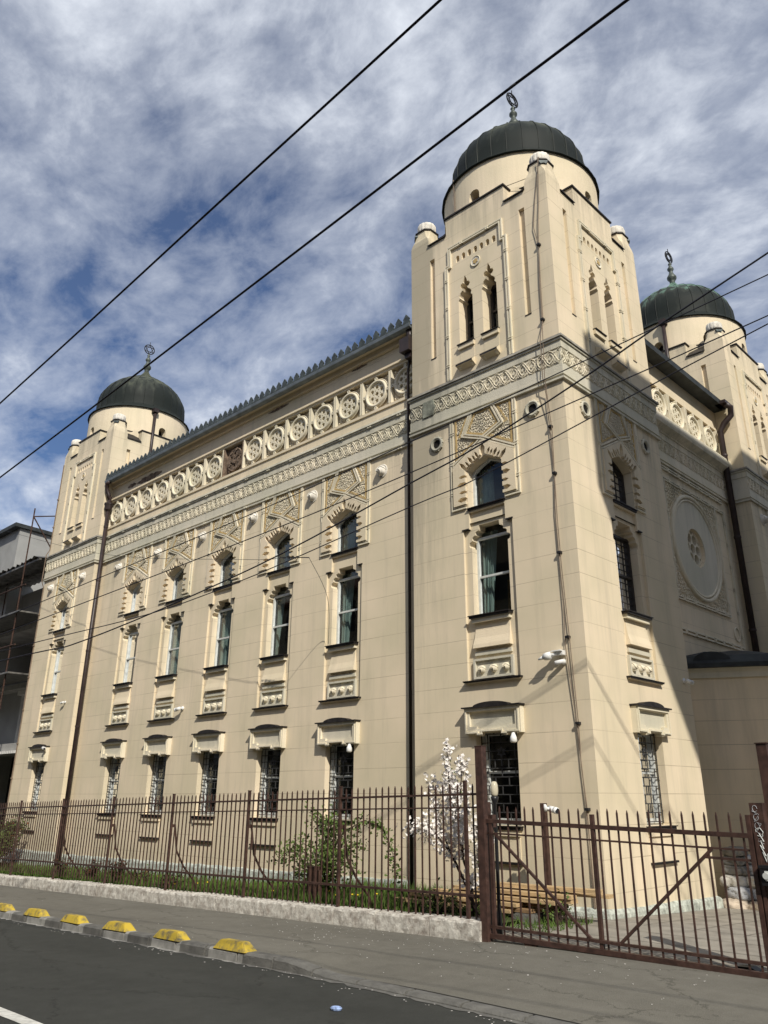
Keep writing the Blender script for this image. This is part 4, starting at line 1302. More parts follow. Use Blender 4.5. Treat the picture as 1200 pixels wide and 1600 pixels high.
for k in range(6):
    x = -2.02 - 1.335 * k
    o = solo('kerb_block', kb, blab[k], 'kerb block', Matrix.Translation((x, kerb_y(x) - .062, zkerb(x) - .004)) @ Matrix.Rotation(radians(-1.7 + random.uniform(-1.5, 1.5)), 4, 'Z') @ Matrix.Rotation(-.027, 4, 'Y'), 'yellow kerb blocks along the kerb')

# low stone wall under the fence
def low_wall():
    b = MB(); rnd = random.Random(12)
    x = -.17
    while x > -26:
        L = rnd.uniform(.55, 1.05); x2 = x - L + .012
        nx, nyy = 9, 4
        dz = rnd.uniform(-.008, .008)
        def g(xx, t):  # cross-section point t: 0 foot-front .. profile
            z0 = zwalk(xx, fy_(xx)) - .05; zt = zroad(xx, 0) + .105 + .195 + dz
            yf = fy_(xx) - .13; yb = fy_(xx) + .16
            pr = [(yf, z0), (yf - .005, z0 + (zt - z0) * .4), (yf, zt - .03), (yf + .012, zt - .006), (yf + .035, zt), (yf + .14, zt + .004), (yb - .02, zt), (yb, zt - .02), (yb, z0)]
            return pr[t]
        R = []
        for i in range(nx):
            xx = x + (x2 - x) * i / (nx - 1)
            R.append([b.X((xx + rnd.uniform(-.004, .004), g(xx, t)[0] + (rnd.uniform(-.005, .005) if t < 4 else rnd.uniform(-.003, .003)), g(xx, t)[1] + (rnd.uniform(-.006, .006) if t > 0 else 0))) for t in range(9)])
        for A, B in zip(R, R[1:]):
            for t in range(8): b.f(A[t], A[t + 1], B[t + 1], B[t])
        b.f(*R[0]); b.f(*R[-1][::-1])
        x -= L
    return b.mesh('low_stone_wall', ['limestone'])
solo('low_stone_wall', low_wall(), 'low whitish rough stone wall carrying the brown railing along the pavement', 'wall')

# fence on the wall
FENCE = thing('railing_fence', 'brown iron railing fence standing on the low white stone wall', 'fence')
def zf(x): return (.0205 * x) if x < 0 else 0.
POSTS = [-.44, -2.76, -4.98, -7.31, -9.59, -11.92, -14.25, -16.6, -18.9, -21.2]
def post_mesh(x, top=1.68, s=.019):
    b = MB(); b.M = frame(x, fy_(x), -1.7); b.box(-s / 1, s, zf(x) - .15, top + zf(x), -s, s); b.box(-s - .004, s + .004, top + zf(x), top + zf(x) + .012, -s - .004, s + .004)
    b.M = None; return b
def brace(b, x):
    y = fy_(x); z = zf(x)
    pts = [(x + .0, y + .03, z + 1.16), (x + .01, y + .07, z + 1.16), (x + .01, y + .10, z + 1.0), (x + .02, y + .14, z + .75), (x + .06, y + .28, z + .5), (x + .10, y + .50, z + .25), (x + .12, y + .60, z - .05)]
    b.tube(pts, .018, 5); b.bx((x, y + .045, z + 1.16), (.045, .07, .05))
for i, x in enumerate(POSTS):
    b = post_mesh(x)
    link('post', b.mesh('post', ['brown_metal']), FENCE)
    if i > 0 and i < 6:
        b = MB(); brace(b, x); link('brace', b.mesh('brace', ['brown_metal']), FENCE)
ends = [-.20] + POSTS
for xa, xb in zip(ends, ends[1:]):
    b = MB(); n = max(1, round((xa - xb) / .125)) if xa > -.3 else round((xa - xb) / .125)
    for zo, hh in ((1.535, .013), (1.385, .009), (.43, .014)):
        ya, yb = fy_(xa), fy_(xb)
        def q(x, y, dz, dy): return b.X((x, y + dy, zf(x) + zo + dz))
        A = [q(xa, ya, s, t) for s, t in ((-hh, -.018), (hh, -.018), (hh, .018), (-hh, .018))]; B = [q(xb, yb, s, t) for s, t in ((-hh, -.018), (hh, -.018), (hh, .018), (-hh, .018))]
        for k in range(4): b.f(A[k], A[(k + 1) % 4], B[(k + 1) % 4], B[k])
    for k in range(1, n):
        x = xa + (xb - xa) * k / n; y = fy_(x); z = zf(x); r = .0082
        top = 1.66 + random.uniform(-.008, .008)
        rings = [[b.X((x + dx * s, y + dy * s, zz)) for dx, dy in ((-1, -1), (1, -1), (1, 1), (-1, 1))] for s, zz in ((r, z + .17), (r, z + top - .03), (r * .35, z + top))]
        for A, B in zip(rings, rings[1:]):
            for j in range(4): b.f(A[j], A[(j + 1) % 4], B[(j + 1) % 4], B[j])
        b.f(*rings[-1])
    link('picket_panel', b.mesh('picket_panel', ['brown_metal']), FENCE)

def tall_post(name, x, y, sx, sy, z0, z1, label):
    b = MB(); b.box(x - sx, x + sx, z0, z1, -y - sy, -y + sy); b.box(x - sx - .004, x + sx + .004, z1, z1 + .008, -y - sy - .004, -y + sy + .004)
    b.box(x - sx - .006, x - sx + .012, z0, z1, -y - sy - .006, -y - sy + .012)
    return solo(name, b.mesh(name, ['brown_metal']), label, 'post')
tall_post('gate_post', -.135, -2.47, .050, .045, -.12, 2.07, 'tall square brown steel post between the stone wall end and the sliding gate')
def guide_post():
    t = thing('gate_guide_post', 'shorter brown post with guide roller beside the tall gate post', 'post', (-.19, -2.30, 0))
    b = MB(); b.box(-.03, .03, -.1, 1.44, -.03, .03); link('post_shaft', b.mesh('post_shaft', ['brown_metal']), t)
    b = MB(); b.box(-.02, .10, 1.16, 1.30, -.035, .05); link('guide_bracket', b.mesh('guide_bracket', ['brown_metal']), t)
guide_post()
# latch post with scratched graffiti plate, and tall end post
LP = thing('latch_post', 'brown latch post with white scribbled graffiti and a lock box', 'gate post', (3.06, -2.40, 0))
b = MB(); b.box(-.06, .06, -.1, 1.45, -.05, .05); link('post_plate', b.mesh('post_plate', ['brown_metal']), LP)
def graffiti():
    b = MB()
    def pen(pts, r, m): 
        b.m = m
        b.tube([Vector((u, -.054, v)) for u, v in pts], r, 4)
    # pale looping scrawl at the top
    for k in range(3):
        pts = [(-.01 + .022 * cos(t * .7 + k), 1.40 - .075 * k + .028 * sin(t * .7 + k)) for t in range(9)]; pen(pts, .0022, 1)
    pen([(-.04, 1.38), (.02, 1.35), (-.03, 1.29), (.03, 1.27), (-.02, 1.20), (.035, 1.17), (-.03, 1.13), (.03, 1.10)], .0022, 1)
    pen([(.0, 1.235), (-.03, 1.22), (-.025, 1.17), (.02, 1.16), (.035, 1.20), (.01, 1.235), (-.01, 1.22)], .004, 0)
    pen([(-.005, 1.19), (.03, 1.12), (.0, 1.13), (.02, 1.06), (-.01, 1.09), (.03, 1.0), (.005, 1.03), (.03, .95), (.045, 1.02)], .0045, 0)
    return b.mesh('graffiti', ['frame_white', 'sack_grey'])
link('graffiti', graffiti(), LP)
b = MB(); b.box(-.02, .10, .76, .92, .03, .12); b.m = 1; b.box(-.03, .11, .90, .925, .02, .125); b.m = 2; b.prism(circ(.03, .84, .028, 12), .12, .14); b.box(.02, .10, .80, .88, .12, .13)
link('lock_box', b.mesh('lock_box', ['black_plastic', 'black_plastic', 'frame_white']), LP)
b = MB(); b.box(-.05, -.02, .3, 1.2, -.05, .06); link('strike_bar', b.mesh('strike_bar', ['brown_metal']), LP)
def end_post():
    b = MB(); b.box(3.07, 3.17, -.1, 1.985, 2.20, 2.24); b.box(3.09, 3.15, -.1, 1.975, 2.16, 2.20); b.box(3.15, 3.17, -.1, 1.975, 2.06, 2.20)
    b.box(3.06, 3.18, 1.985, 1.995, 2.05, 2.25)
    return b.mesh('gate_end_post', ['brown_metal'])
solo('gate_end_post', end_post(), 'tall brown steel channel post behind the graffitied latch post', 'post')

# sliding gate
GATE = thing('sliding_gate', 'brown iron sliding gate with crossed braces across the yard entrance', 'gate', (0, -2.45, 0))
def gbar(b, p, q, hx, hy):  # bar between (x,z) points
    d = Vector(q) - Vector(p); d.normalize(); n = Vector((-d.y, d.x))
    A = [b.X((p[0] + n.x * s * hx, t * hy, p[1] + n.y * s * hx)) for s, t in ((-1, -1), (1, -1), (1, 1), (-1, 1))]
    B = [b.X((q[0] + n.x * s * hx, t * hy, q[1] + n.y * s * hx)) for s, t in ((-1, -1), (1, -1), (1, 1), (-1, 1))]
    for k in range(4): b.f(A[k], A[(k + 1) % 4], B[(k + 1) % 4], B[k])
    b.f(*A); b.f(*B[::-1])
b = MB()
gbar(b, (-.14, 1.235), (2.97, 1.165), .021, .024); gbar(b, (-.14, 1.105), (2.97, 1.04), .009, .011)
gbar(b, (-.14, .135), (3.0, .125), .014, .016); gbar(b, (-.14, .045), (3.05, .035), .024, .028); gbar(b, (2.52, .965), (2.97, .955), .011, .012)
link('frame_rails', b.mesh('frame_rails', ['brown_metal']), GATE)
for x, t in ((-.03, 1.24), (1.32, 1.325), (2.975, 1.345)):
    b = MB(); gbar(b, (x, .03), (x, t), .020, .020); link('stile', b.mesh('stile', ['brown_metal']), GATE)
b = MB(); x = .09; k = 0
xs = [.10 + .117 * k for k in range(25)]
for x in xs:
    if abs(x - 1.32) < .05 or x > 2.93: continue
    top = 1.395 - .012 * x + random.uniform(-.008, .008); x += random.uniform(-.004, .004)
    r = .0082
    rings = [[b.X((x + dx * s, dy * s, zz)) for dx, dy in ((-1, -1), (1, -1), (1, 1), (-1, 1))] for s, zz in ((r, .05), (r, top - .035), (r * .3, top))]
    for A, B in zip(rings, rings[1:]):
        for j in range(4): b.f(A[j], A[(j + 1) % 4], B[(j + 1) % 4], B[j])
    b.f(*rings[-1])
link('picket_panel', b.mesh('picket_panel', ['brown_metal']), GATE)
for p, q in (((2.59, 1.04), (1.52, .125)), ((.02, 1.10), (1.22, .125))):
    b = MB(); gbar(b, p, q, .0135, .014); link('diagonal_brace', b.mesh('diagonal_brace', ['brown_metal']), GATE)
b = MB(); gbar(b, (1.20, .135), (1.54, .13), .014, .03); link('brace_shoe', b.mesh('brace_shoe', ['brown_metal']), GATE)
for x in (.45, 2.25):
    b = MB(); b.prism([(x - .09, .03), (x + .09, .03), (x + .04, -.05), (x - .04, -.05)], -.02, .02, back=True)
    b.m = 1; b.prism(circ(x, -.03, .035, 14), -.012, .012, back=True)
    link('roller', b.mesh('roller', ['rust', 'iron']), GATE)
b = MB(); b.bx((1.4, -2.42, -.028), (3.7, .04, .03)); b.m = 1
for k in range(5): b.bx((1.5, -2.30 + .05 * k, .003), (3.4, .012, .012))
struct('gate_track', b.mesh('gate_track', ['rust', 'kerb_stone']))
b = MB(); b.prism([(2.62, .0), (2.86, .0), (2.84, .05), (2.78, .075), (2.66, .07)], 2.28, 2.40, back=True)
solo('gate_stop', b.mesh('gate_stop', ['iron']), 'small dark iron stop on the paving behind the gate foot', 'gate stop')

# posts, lamp and cameras in the garden strip
LAMP = thing('garden_lamp', 'slim black garden lamp with frosted globe behind the gate', 'lamp', (-.30, -2.0, 0))
b = MB(); b.sm = True; b.lathe([(.035, -.1), (.03, .2), (.022, .3), (.022, 1.42), (.045, 1.46), (.05, 1.50), (.02, 1.51)], 10); link('lamp_post', b.mesh('lamp_post', ['black_plastic']), LAMP)
b = MB(); b.sm = True; b.lathe([(.03, 1.50), (.045, 1.53), (.05, 1.58), (.045, 1.64), (.03, 1.675), (.01, 1.68)], 14); link('lamp_globe', b.mesh('lamp_globe', ['lamp_glass']), LAMP)
CP = thing('camera_post', 'brown post near the tower corner topped by a white camera', 'post', (-.52, -.6, 0))
b = MB(); b.box(-.035, .035, -.1, 1.42, -.035, .035); link('post_shaft', b.mesh('post_shaft', ['brown_metal']), CP)
def camera_mesh(box=False):
    # wall camera: mount at origin, sticking out along -y, looking along -x
    b = MB(); b.sm = True
    b.M = Matrix.Rotation(radians(-90), 4, 'X') @ Matrix.Identity(4)
    b.M = None
    def cyl(p, q, r, r2=None): b.tube([p, q], [r, r2 or r], 12)
    cyl((0, 0, 0), (0, -.03, 0), .05); cyl((0, -.03, 0), (-.02, -.10, -.02), .02)
    cyl((.03, -.10, -.01), (-.10, -.12, -.03), .042); cyl((-.10, -.12, -.03), (-.145, -.127, -.036), .046, .044)
    b.sm = False; b.m = 1; cyl((-.146, -.127, -.036), (-.149, -.127, -.036), .034)
    b.m = 0
    return b.mesh('security_camera', ['white_plastic', 'black_plastic'])
cm = camera_mesh()
def camera_big():
    t = thing('security_camera', 'white twin camera with junction box near the tower corner cables', 'camera', (-.42, 0, 3.50), 'white security cameras on the synagogue')
    b = MB(); b.box(-.06, .07, -.0, .05, 0, .10); b.box(-.10, .07, .05, .066, 0, .15); link('junction_box', b.mesh('junction_box', ['white_plastic']), t)
    b = MB(); b.sm = True; b.tube([(-.02, -.08, .03), (-.12, -.13, .0)], .028, 10); b.tube([(-.11, -.13, .0), (-.17, -.15, -.01), (-.22, -.16, -.02)], [.058, .06, .05], 14); b.tube([(-.22, -.16, -.02), (-.31, -.18, -.05)], [.034, .012], 10)
    link('camera_body', b.mesh('camera_body', ['white_plastic']), t)
    b = MB(); b.sm = True; b.tube([(.03, 0, -.10), (.02, -.06, -.10), (-.06, -.12, -.12)], [.05, .035, .032], 10); link('camera_body', b.mesh('camera_body', ['white_plastic']), t)
camera_big()
o = link('camera_head', cm, CP, Matrix.Translation((.02, -.03, 1.36)) @ Matrix.Rotation(radians(150), 4, 'Z'))
for lab, M in (('small white camera at the shaded rear edge of the yard side tower wall', frame(0, 3.20, 90, 3.40) @ Matrix.Scale(.85, 4) @ Matrix.Rotation(radians(180), 4, 'Z') @ Matrix.Diagonal((1, -1, 1, 1))),
               ('white camera between hood and niche of the second facade bay from the drainpipe', frame(-11.25, EY, 0, 3.48)),
               ('tiny white camera on the far tower below its tall window', frame(-17.1, 0, 0, 4.03) @ Matrix.Scale(.7, 4)),
               ('white camera at the hood of the far tower ground window', frame(TL + .50, -.06, 0, 2.80) @ Matrix.Rotation(pi, 4, 'Z') @ Matrix.Diagonal((1, -1, 1, 1)))):
    solo('security_camera', cm, lab, 'camera', M, 'white security cameras on the synagogue')
b = MB(); b.sm = True; b.tube([(0, 0, .04), (0, -.05, .06), (-.03, -.09, .03)], .012, 6); b.lathe([(.02, .04), (.05, -.03), (.055, -.09), (.03, -.11)], 12, (-.03, -.09, 0))
wl = b.mesh('wall_light', ['white_plastic'])
solo('wall_light', wl, 'white bell shaped wall light under the hood of the facade bay nearest the corner tower', 'wall light', frame(BAYS[4] + .42, EY - .02, 0, 2.38), 'small wall lights')
solo('wall_light', wl, 'white bell shaped wall light under the corner tower hood facing the street', 'wall light', frame(-H + .44, -.02, 0, 2.38), 'small wall lights')

# stump post
b = MB(); b.box(-.08, .08, -.12, .52, -.06, .06); b.box(-.085, .085, .52, .535, -.065, .065); b.box(.08, .16, -.12, .49, -.02, .06)
solo('steel_stump', b.mesh('steel_stump', ['rust']), 'short thick rusty steel stump standing behind the railing beside the shrub', 'stump', Matrix.Translation((-3.72, -1.95, .0)))

# ------------------------------------------------------------------ plants
def leaf_quads(b, c, n, spread, size, rnd, flat=.6):
    for _ in range(n):
        p = Vector(c) + Vector((rnd.gauss(0, spread), rnd.gauss(0, spread), rnd.gauss(0, spread)))
        d = Vector((rnd.uniform(-1, 1), rnd.uniform(-1, 1), rnd.uniform(-.5, 1))).normalized()
        s = d.cross(Vector((rnd.uniform(-1, 1), rnd.uniform(-1, 1), rnd.uniform(-1, 1)))).normalized()
        L = size * rnd.uniform(.7, 1.3); w = L * flat * .5
        nrm = d.cross(s) * L * .12
        b.f(b.X(p), b.X(p + d * L * .5 + s * w + nrm), b.X(p + d * L), b.X(p + d * L * .5 - s * w + nrm))
def blossom(b, p, rnd, r):
    ax = Vector((rnd.gauss(0, .5), rnd.gauss(-.3, .5), rnd.gauss(.3, .5))).normalized()
    x = ax.orthogonal().normalized(); y = ax.cross(x)
    for k in range(5):
        a = k * 2 * pi / 5; d = x * cos(a) + y * sin(a); t = x * -sin(a) + y * cos(a)
        b.f(b.X(p), b.X(p + d * r * .6 + t * r * .42 + ax * r * .2), b.X(p + d * r + ax * r * .35), b.X(p + d * r * .6 - t * r * .42 + ax * r * .2))
def along(pts, step):
    out = []; 
    for a, b2 in zip(pts, pts[1:]):
        a = Vector(a); b2 = Vector(b2); n = max(1, int((b2 - a).length / step))
        out += [a + (b2 - a) * k / n for k in range(n)]
    return out
TREE = thing('blossom_tree', 'slender young tree covered in white blossom behind the railing beside the gate', 'tree', (-.72, -1.9, .05))
def blossom_tree():
    rnd = random.Random(21); y = 0.
    base = Vector((-.72, -1.9, .05))
    B = [[(-.65, 0, .0), (-.88, .02, .4), (-1.11, .0, .77), (-1.27, -.05, .95), (-1.46, -.1, 1.14)],
         [(-.82, .05, .0), (-.83, .06, .42), (-.95, .05, .7), (-1.02, .05, 1.07), (-1.11, .0, 1.54), (-1.12, -.03, 2.1)],
         [(-.72, .1, .0), (-.75, .12, .5), (-.79, .15, .86), (-.75, .18, 1.16)],
         [(-1.11, .0, .77), (-1.37, .1, 1.06), (-1.5, .16, 1.5), (-1.58, .18, 1.68)],
         [(-1.02, .05, 1.07), (-.92, .0, 1.54), (-.84, -.05, 1.90)],
         [(-1.27, -.05, .95), (-1.6, -.08, 1.04), (-1.8, -.1, 1.05)],
         [(-1.02, .05, 1.0), (-1.2, .15, 1.35), (-1.28, .2, 1.7)], [(-.95, .05, .7), (-.82, -.1, 1.0), (-.70, -.16, 1.25)], [(-.79, .15, .6), (-.62, .1, .85), (-.58, .05, 1.0)], [(-.75, .1, .4), (-.72, -.05, .5), (-.82, -.12, .46)]]
    R = [.026, .022, .014, .013, .014, .010, .010, .010, .008, .006]
    b = MB(); b.sm = True
    for pts, r in zip(B, R):
        pp = [Vector((x + .72, yy, z)) for x, yy, z in pts]
        b.tube(pp, [r * (1 - .75 * i / (len(pp) - 1)) for i in range(len(pp))], 6)
    link('trunk', b.mesh('trunk', ['bark']), TREE)
    b = MB()
    for bi, pts in enumerate(B):
        pp = [Vector((x + .72, yy, z)) for x, yy, z in pts]
        cl = along(pp, .045) + [pp[-1]]
        zmax = max(p.z for p in pp)
        for p in cl:
            if p.z < .72 and bi not in (2, 8, 9): continue
            if bi == 2 and p.z < .55: continue
            dens = 13 if p.z > 1.0 else 8
            sp = .040 + .030 * (1 - abs(p.z - 1.3) / 1.3)
            if p.z > 1.75: sp = .036
            if rnd.random() < .12: continue
            for _ in range(dens):
                q = p + Vector((rnd.gauss(0, sp), rnd.gauss(0, sp), rnd.gauss(0, sp * .9)))
                blossom(b, q, rnd, rnd.uniform(.020, .036))
    link('crown', b.mesh('crown', ['petal']), TREE)
    b = MB()
    for pts in B[1:]:
        for p in along([Vector((x + .72, yy, z)) for x, yy, z in pts], .12):
            if p.z > .5: leaf_quads(b, p, 3, .06, .035, rnd)
    link('foliage', b.mesh('foliage', ['leaf']), TREE)
blossom_tree()
SHR = thing('green_shrub', 'leafy green shrub with long arching branches behind the railing, next to the steel stump', 'shrub', (-4.0, -1.5, .05))
def arching():
    rnd = random.Random(5)
    B = [[(-4.07, 0, -.05), (-3.98, 0, .53), (-3.9, .05, .98), (-4.13, .0, 1.12), (-4.36, -.05, 1.22)],
         [(-4.0, .0, -.05), (-3.92, .05, .62), (-3.67, .1, .95), (-3.25, .12, 1.11), (-2.9, .1, 1.03), (-2.78, .08, .97), (-2.58, .05, .68), (-2.45, .0, .32)],
         [(-4.07, .0, -.05), (-4.32, -.05, .42), (-4.55, -.1, .62), (-4.78, -.1, .62), (-5.01, -.12, .48)],
         [(-3.96, .0, -.05), (-3.66, -.1, .55), (-3.38, -.12, .6), (-3.17, -.1, .36)],
         [(-4.01, .05, .2), (-3.6, .15, .7), (-3.38, .2, .82)], [(-4.16, .0, .2), (-4.54, .1, .30), (-4.78, .1, .28)], [(-4.0, 0, .3), (-4.2, .15, .75), (-4.25, .2, .95)], [(-4.0, 0, .2), (-3.8, -.15, .5), (-3.7, -.2, .78)], [(-4.05, .02, .4), (-4.0, .0, .8), (-3.75, -.05, 1.1), (-3.62, -.05, 1.2)], [(-4.32, -.05, .42), (-4.5, .05, .72), (-4.7, .1, .78)]]
    b = MB(); b.sm = True
    for pts in B:
        pp = [Vector((x + 4.0, y, z)) for x, y, z in pts]
        b.tube(pp, [.013 * (1 - .7 * i / (len(pp) - 1)) for i in range(len(pp))], 5)
    link('stem', b.mesh('stem', ['bark']), SHR)
    b = MB()
    for bi, pts in enumerate(B):
        pp = [Vector((x + 4.0, y, z)) for x, y, z in pts]
        for p in along(pp, .045):
            if p.z < .22: continue
            t = bi == 1 and p.x > .6
            leaf_quads(b, p, 10 if t else 14, .045 if t else .085, .062, rnd)
    link('foliage', b.mesh('foliage', ['leaf']), SHR)
arching()
def round_bush(loc, r, hh, mats_, label, seed, n=1600, size=.05, name='green_shrub', group=None):
    rnd = random.Random(seed)
    t = thing(name, label, 'shrub', loc, group)
    stems = MB(); leaves = MB()
    for k in range(26):
        a = rnd.uniform(0, 6.28); el = rnd.uniform(.3, 1.0)
        tip = Vector((r * rnd.uniform(.3, 1) * cos(a), r * rnd.uniform(.3, 1) * sin(a), hh * el))
        mid = tip * .5 + Vector((0, 0, .12 * hh))
        stems.tube([Vector((tip.x * .1, tip.y * .1, -.05)), mid, tip], [.012, .008, .003], 4)
        for p in along([mid * .7, mid, tip], .05):
            leaves.m = rnd.choice(range(len(mats_)))
            leaf_quads(leaves, p, max(1, n // 260), .07 * r + .02, size, rnd)
    link('stem', stems.mesh('stem', ['bark']), t); link('foliage', leaves.mesh('foliage', mats_), t)
round_bush((-18.1, -1.2, -.35), 1.15, 1.6, ['leaf_dark', 'leaf', 'leaf_dark', 'leaf', 'leaf_dark', 'leaf', 'leaf_red'], 'dark green bush with a few reddish shoots beside the far tower', 3, 7800, .08)
for k, (x, y, h, lab) in enumerate(((-11.6, -1.4, .55, 'small dark rose plant behind the railing left of the second curved brace'), (-10.3, -1.5, .55, 'small dark rose plant midway along the railing'), (-9.7, -1.3, .35, 'low dark rose plant under the third facade bay'), (-8.1, -1.6, .42, 'reddish low rose plant beneath the fourth facade bay'), (-13.2, -1.3, .5, 'small rose plant close to the drainpipe foot'), (-1.55, -1.7, .38, 'small leafy plant in front of the timber stack'), (-.95, -1.8, .30, 'low green plant at the foot of the blossom tree'), (-.2, -.95, .35, 'weedy green clump by the tower corner'))):
    round_bush((x, y, garden_z(x, y) - .03), .28, h, ['leaf_dark', 'leaf', 'leaf_red'] if k < 5 else ['leaf'], lab, 30 + k, 900, .05, 'rose_plant' if k < 5 else 'leafy_weed', 'small plants in the garden strip')
def grass():
    b = MB(); rnd = random.Random(17)
    for _ in range(15000):
        x = rnd.uniform(-19.5, -.6) if rnd.random() < .6 else rnd.uniform(-7, -1.9)
        y = rnd.uniform(fy_(x) + .17, .1)
        if x > -2.6 and rnd.random() < .7: continue
        z = garden_z(x, y); h = rnd.uniform(.06, .22) * (1.35 if -5 < x < -2 else 1.)
        a = rnd.uniform(0, 6.28); lx = rnd.gauss(0, .05); ly = rnd.gauss(0, .05); w = rnd.uniform(.005, .011)
        p = Vector((x, y, z)); s = Vector((cos(a) * w, sin(a) * w, 0)); t = Vector((lx, ly, h))
        b.f(b.X(p - s), b.X(p + s), b.X(p + t * .6 + s * .8), b.X(p + t), b.X(p + t * .6 - s * .8))
    for _ in range(500):
        x = rnd.uniform(-.75, .1); y = rnd.uniform(-1.6, -.45); h = rnd.uniform(.03, .12); a = rnd.uniform(0, 6.28); w = .008
        p = Vector((x, y, .0)); s = Vector((cos(a) * w, sin(a) * w, 0)); t = Vector((rnd.gauss(0, .04), rnd.gauss(0, .04), h))
        b.f(b.X(p - s), b.X(p + s), b.X(p + t))
    return b.mesh('grass', ['grass_blade'])
struct('grass', grass(), 'stuff')
dm = None
def dandelion():
    b = MB(); b.lathe([(.004, 0), (.022, .006), (.020, .014), (.006, .018)], 9, (0, 0, .17)); b.m = 1; b.tube([(0, 0, 0), (.006, 0, .09), (0, 0, .17)], .003, 4)
    return b.mesh('dandelion', ['dandelion', 'leaf'])
dm = dandelion(); rnd = random.Random(6)
for k in range(12):
    x = rnd.uniform(-5.2, -2.2) if k < 8 else rnd.uniform(-9, -5); y = rnd.uniform(-2.15, -1.4)
    solo('dandelion', dm, 'yellow dandelion flower in the grass behind the railing', 'flower', Matrix.Translation((x, y, garden_z(x, y) + rnd.uniform(0, .06))), 'yellow dandelions in the grass strip')

# timber stack
rnd = random.Random(11)
planks = [(-1.75, -1.15, .10, 2.0, 2), (-1.55, -1.02, .12, 2.2, -3), (-1.35, -.88, .12, 2.3, 1), (-1.6, -1.08, .175, 1.9, -1), (-1.2, -.92, .18, 2.2, 3), (-1.15, -1.0, .235, 2.1, -2), (-.95, -.82, .25, 2.0, -4), (-.9, -.92, .30, 1.9, 1), (-.75, -.62, .30, 2.2, 7), (-.7, -.78, .37, 2.1, 4)]
plab = ['pale plank lying lowest at the street side of the timber stack', 'old brown plank on the bottom layer of the stack', 'bottom layer plank at the tower side of the stack', 'short pale plank resting on the lowest plank', 'weathered plank in the second layer beside the tower', 'pale plank in the third layer of the timber stack', 'slanting plank in the third layer, tower side', 'pale plank just beneath the topmost boards', 'long plank leaning askew on the stack towards the tower', 'topmost pale board of the timber stack']
for k, (x, y, z, L, a) in enumerate(planks):
    b = MB(); b.box(-L / 2, L / 2, 0, .042, -.075, .075)
    solo('timber_plank', b.mesh('timber_plank', ['timber_old' if k in (1, 4) else 'timber']), plab[k], 'plank', Matrix.Translation((x, y, z)) @ Matrix.Rotation(radians(a), 4, 'Z'), 'planks stacked by the tower')
for x, lab in ((-2.1, 'left concrete block carrying the timber stack'), (-.55, 'concrete kerb piece lying under the timber by the tower corner')):
    b = MB(); b.box(-.14, .14, -.08, .10, -.22, .22); b.box(-.12, .12, .10, .112, -.2, .2)
    solo('concrete_block', b.mesh('concrete_block', ['kerb_stone']), lab, 'concrete block', Matrix.Translation((x, -.98, 0)))

# sacks of rubble in the corner of the yard
def sack(seed, sx, sy, sz):
    rnd = random.Random(seed)
    bm = bmesh.new(); bmesh.ops.create_icosphere(bm, subdivisions=4, radius=1)
    ph = [rnd.uniform(0, 6.28) for _ in range(8)]
    for v in bm.verts:
        c = v.co.copy()
        ang = math.atan2(c.y, c.x)
        k = .10 * sin(2.3 * c.x + ph[0]) * cos(2.1 * c.y + ph[1])
        fold = abs(sin(2.5 * c.x + 3.5 * c.y + 1.8 * c.z + ph[2] + .8 * sin(3 * c.z + ph[3])))
        fold2 = abs(sin(5.5 * c.y - 4.5 * c.x + 2.5 * c.z + ph[4] + sin(4 * c.x + ph[5])))
        k += -.17 * (1 - fold) ** 4 - .10 * (1 - fold2) ** 4 + .03 * sin(17 * c.x + 11 * c.z + ph[6]) * sin(14 * c.y + ph[7])
        pinch = 1 - .35 * max(0, abs(c.x) - .72) / .28      # gathered ends
        pw = lambda t: math.copysign(abs(t) ** .7, t)
        q = Vector((pw(c.x) * 1.06, pw(c.y) * pinch, pw(c.z) * pinch)) * (1 + k)
        if q.z < -.3: q.z = -.3 - (abs(q.z) - .3) * .5
        v.co = Vector((q.x * sx, q.y * sy, q.z * sz))
    me = bpy.data.meshes.new('rubble_sack'); bm.to_mesh(me); bm.free()
    for p in me.polygons: p.use_smooth = True
    return me
sacks = [(.16, 3.72, -.03, .20, .15, .10, 'sack_tan', 'pale sack lying lowest at the tower side of the heap'), (.50, 3.85, -.05, .21, .16, .09, 'sack_tan', 'tan sack on the paving in front of the heap'), (.80, 4.05, -.05, .20, .15, .10, 'sack_white', 'white sack on the ground furthest from the tower'), (1.02, 4.3, -.04, .18, .15, .11, 'sack_white', 'crumpled white sack slumped against the rounded annexe'),
         (.20, 3.90, .13, .20, .16, .10, 'sack_grey', 'bluish grey sack in the second layer of the heap'), (.52, 4.10, .12, .19, .15, .10, 'sack_grey', 'grey sack in the second layer away from the tower'), (.76, 4.3, .11, .15, .14, .09, 'sack_tan', 'small tan sack wedged in the second layer'),
         (.12, 3.98, .30, .19, .15, .095, 'sack_white', 'white sack in the third layer beside the tower'), (.40, 4.12, .31, .19, .15, .09, 'sack_white', 'cream sack in the third layer of the heap'), (.14, 4.05, .47, .19, .15, .085, 'sack_dark', 'dark dusty sack in the fourth layer'), (.36, 4.2, .48, .15, .13, .08, 'sack_grey', 'grey sack with a fold in the fourth layer'),
         (.10, 4.08, .62, .18, .14, .08, 'sack_dark', 'dark sack second from the top of the heap'), (.28, 4.2, .64, .14, .12, .07, 'sack_grey', 'small grey sack high on the heap'), (.12, 4.12, .76, .19, .14, .07, 'sack_dark', 'topmost dark grey sack of the heap')]
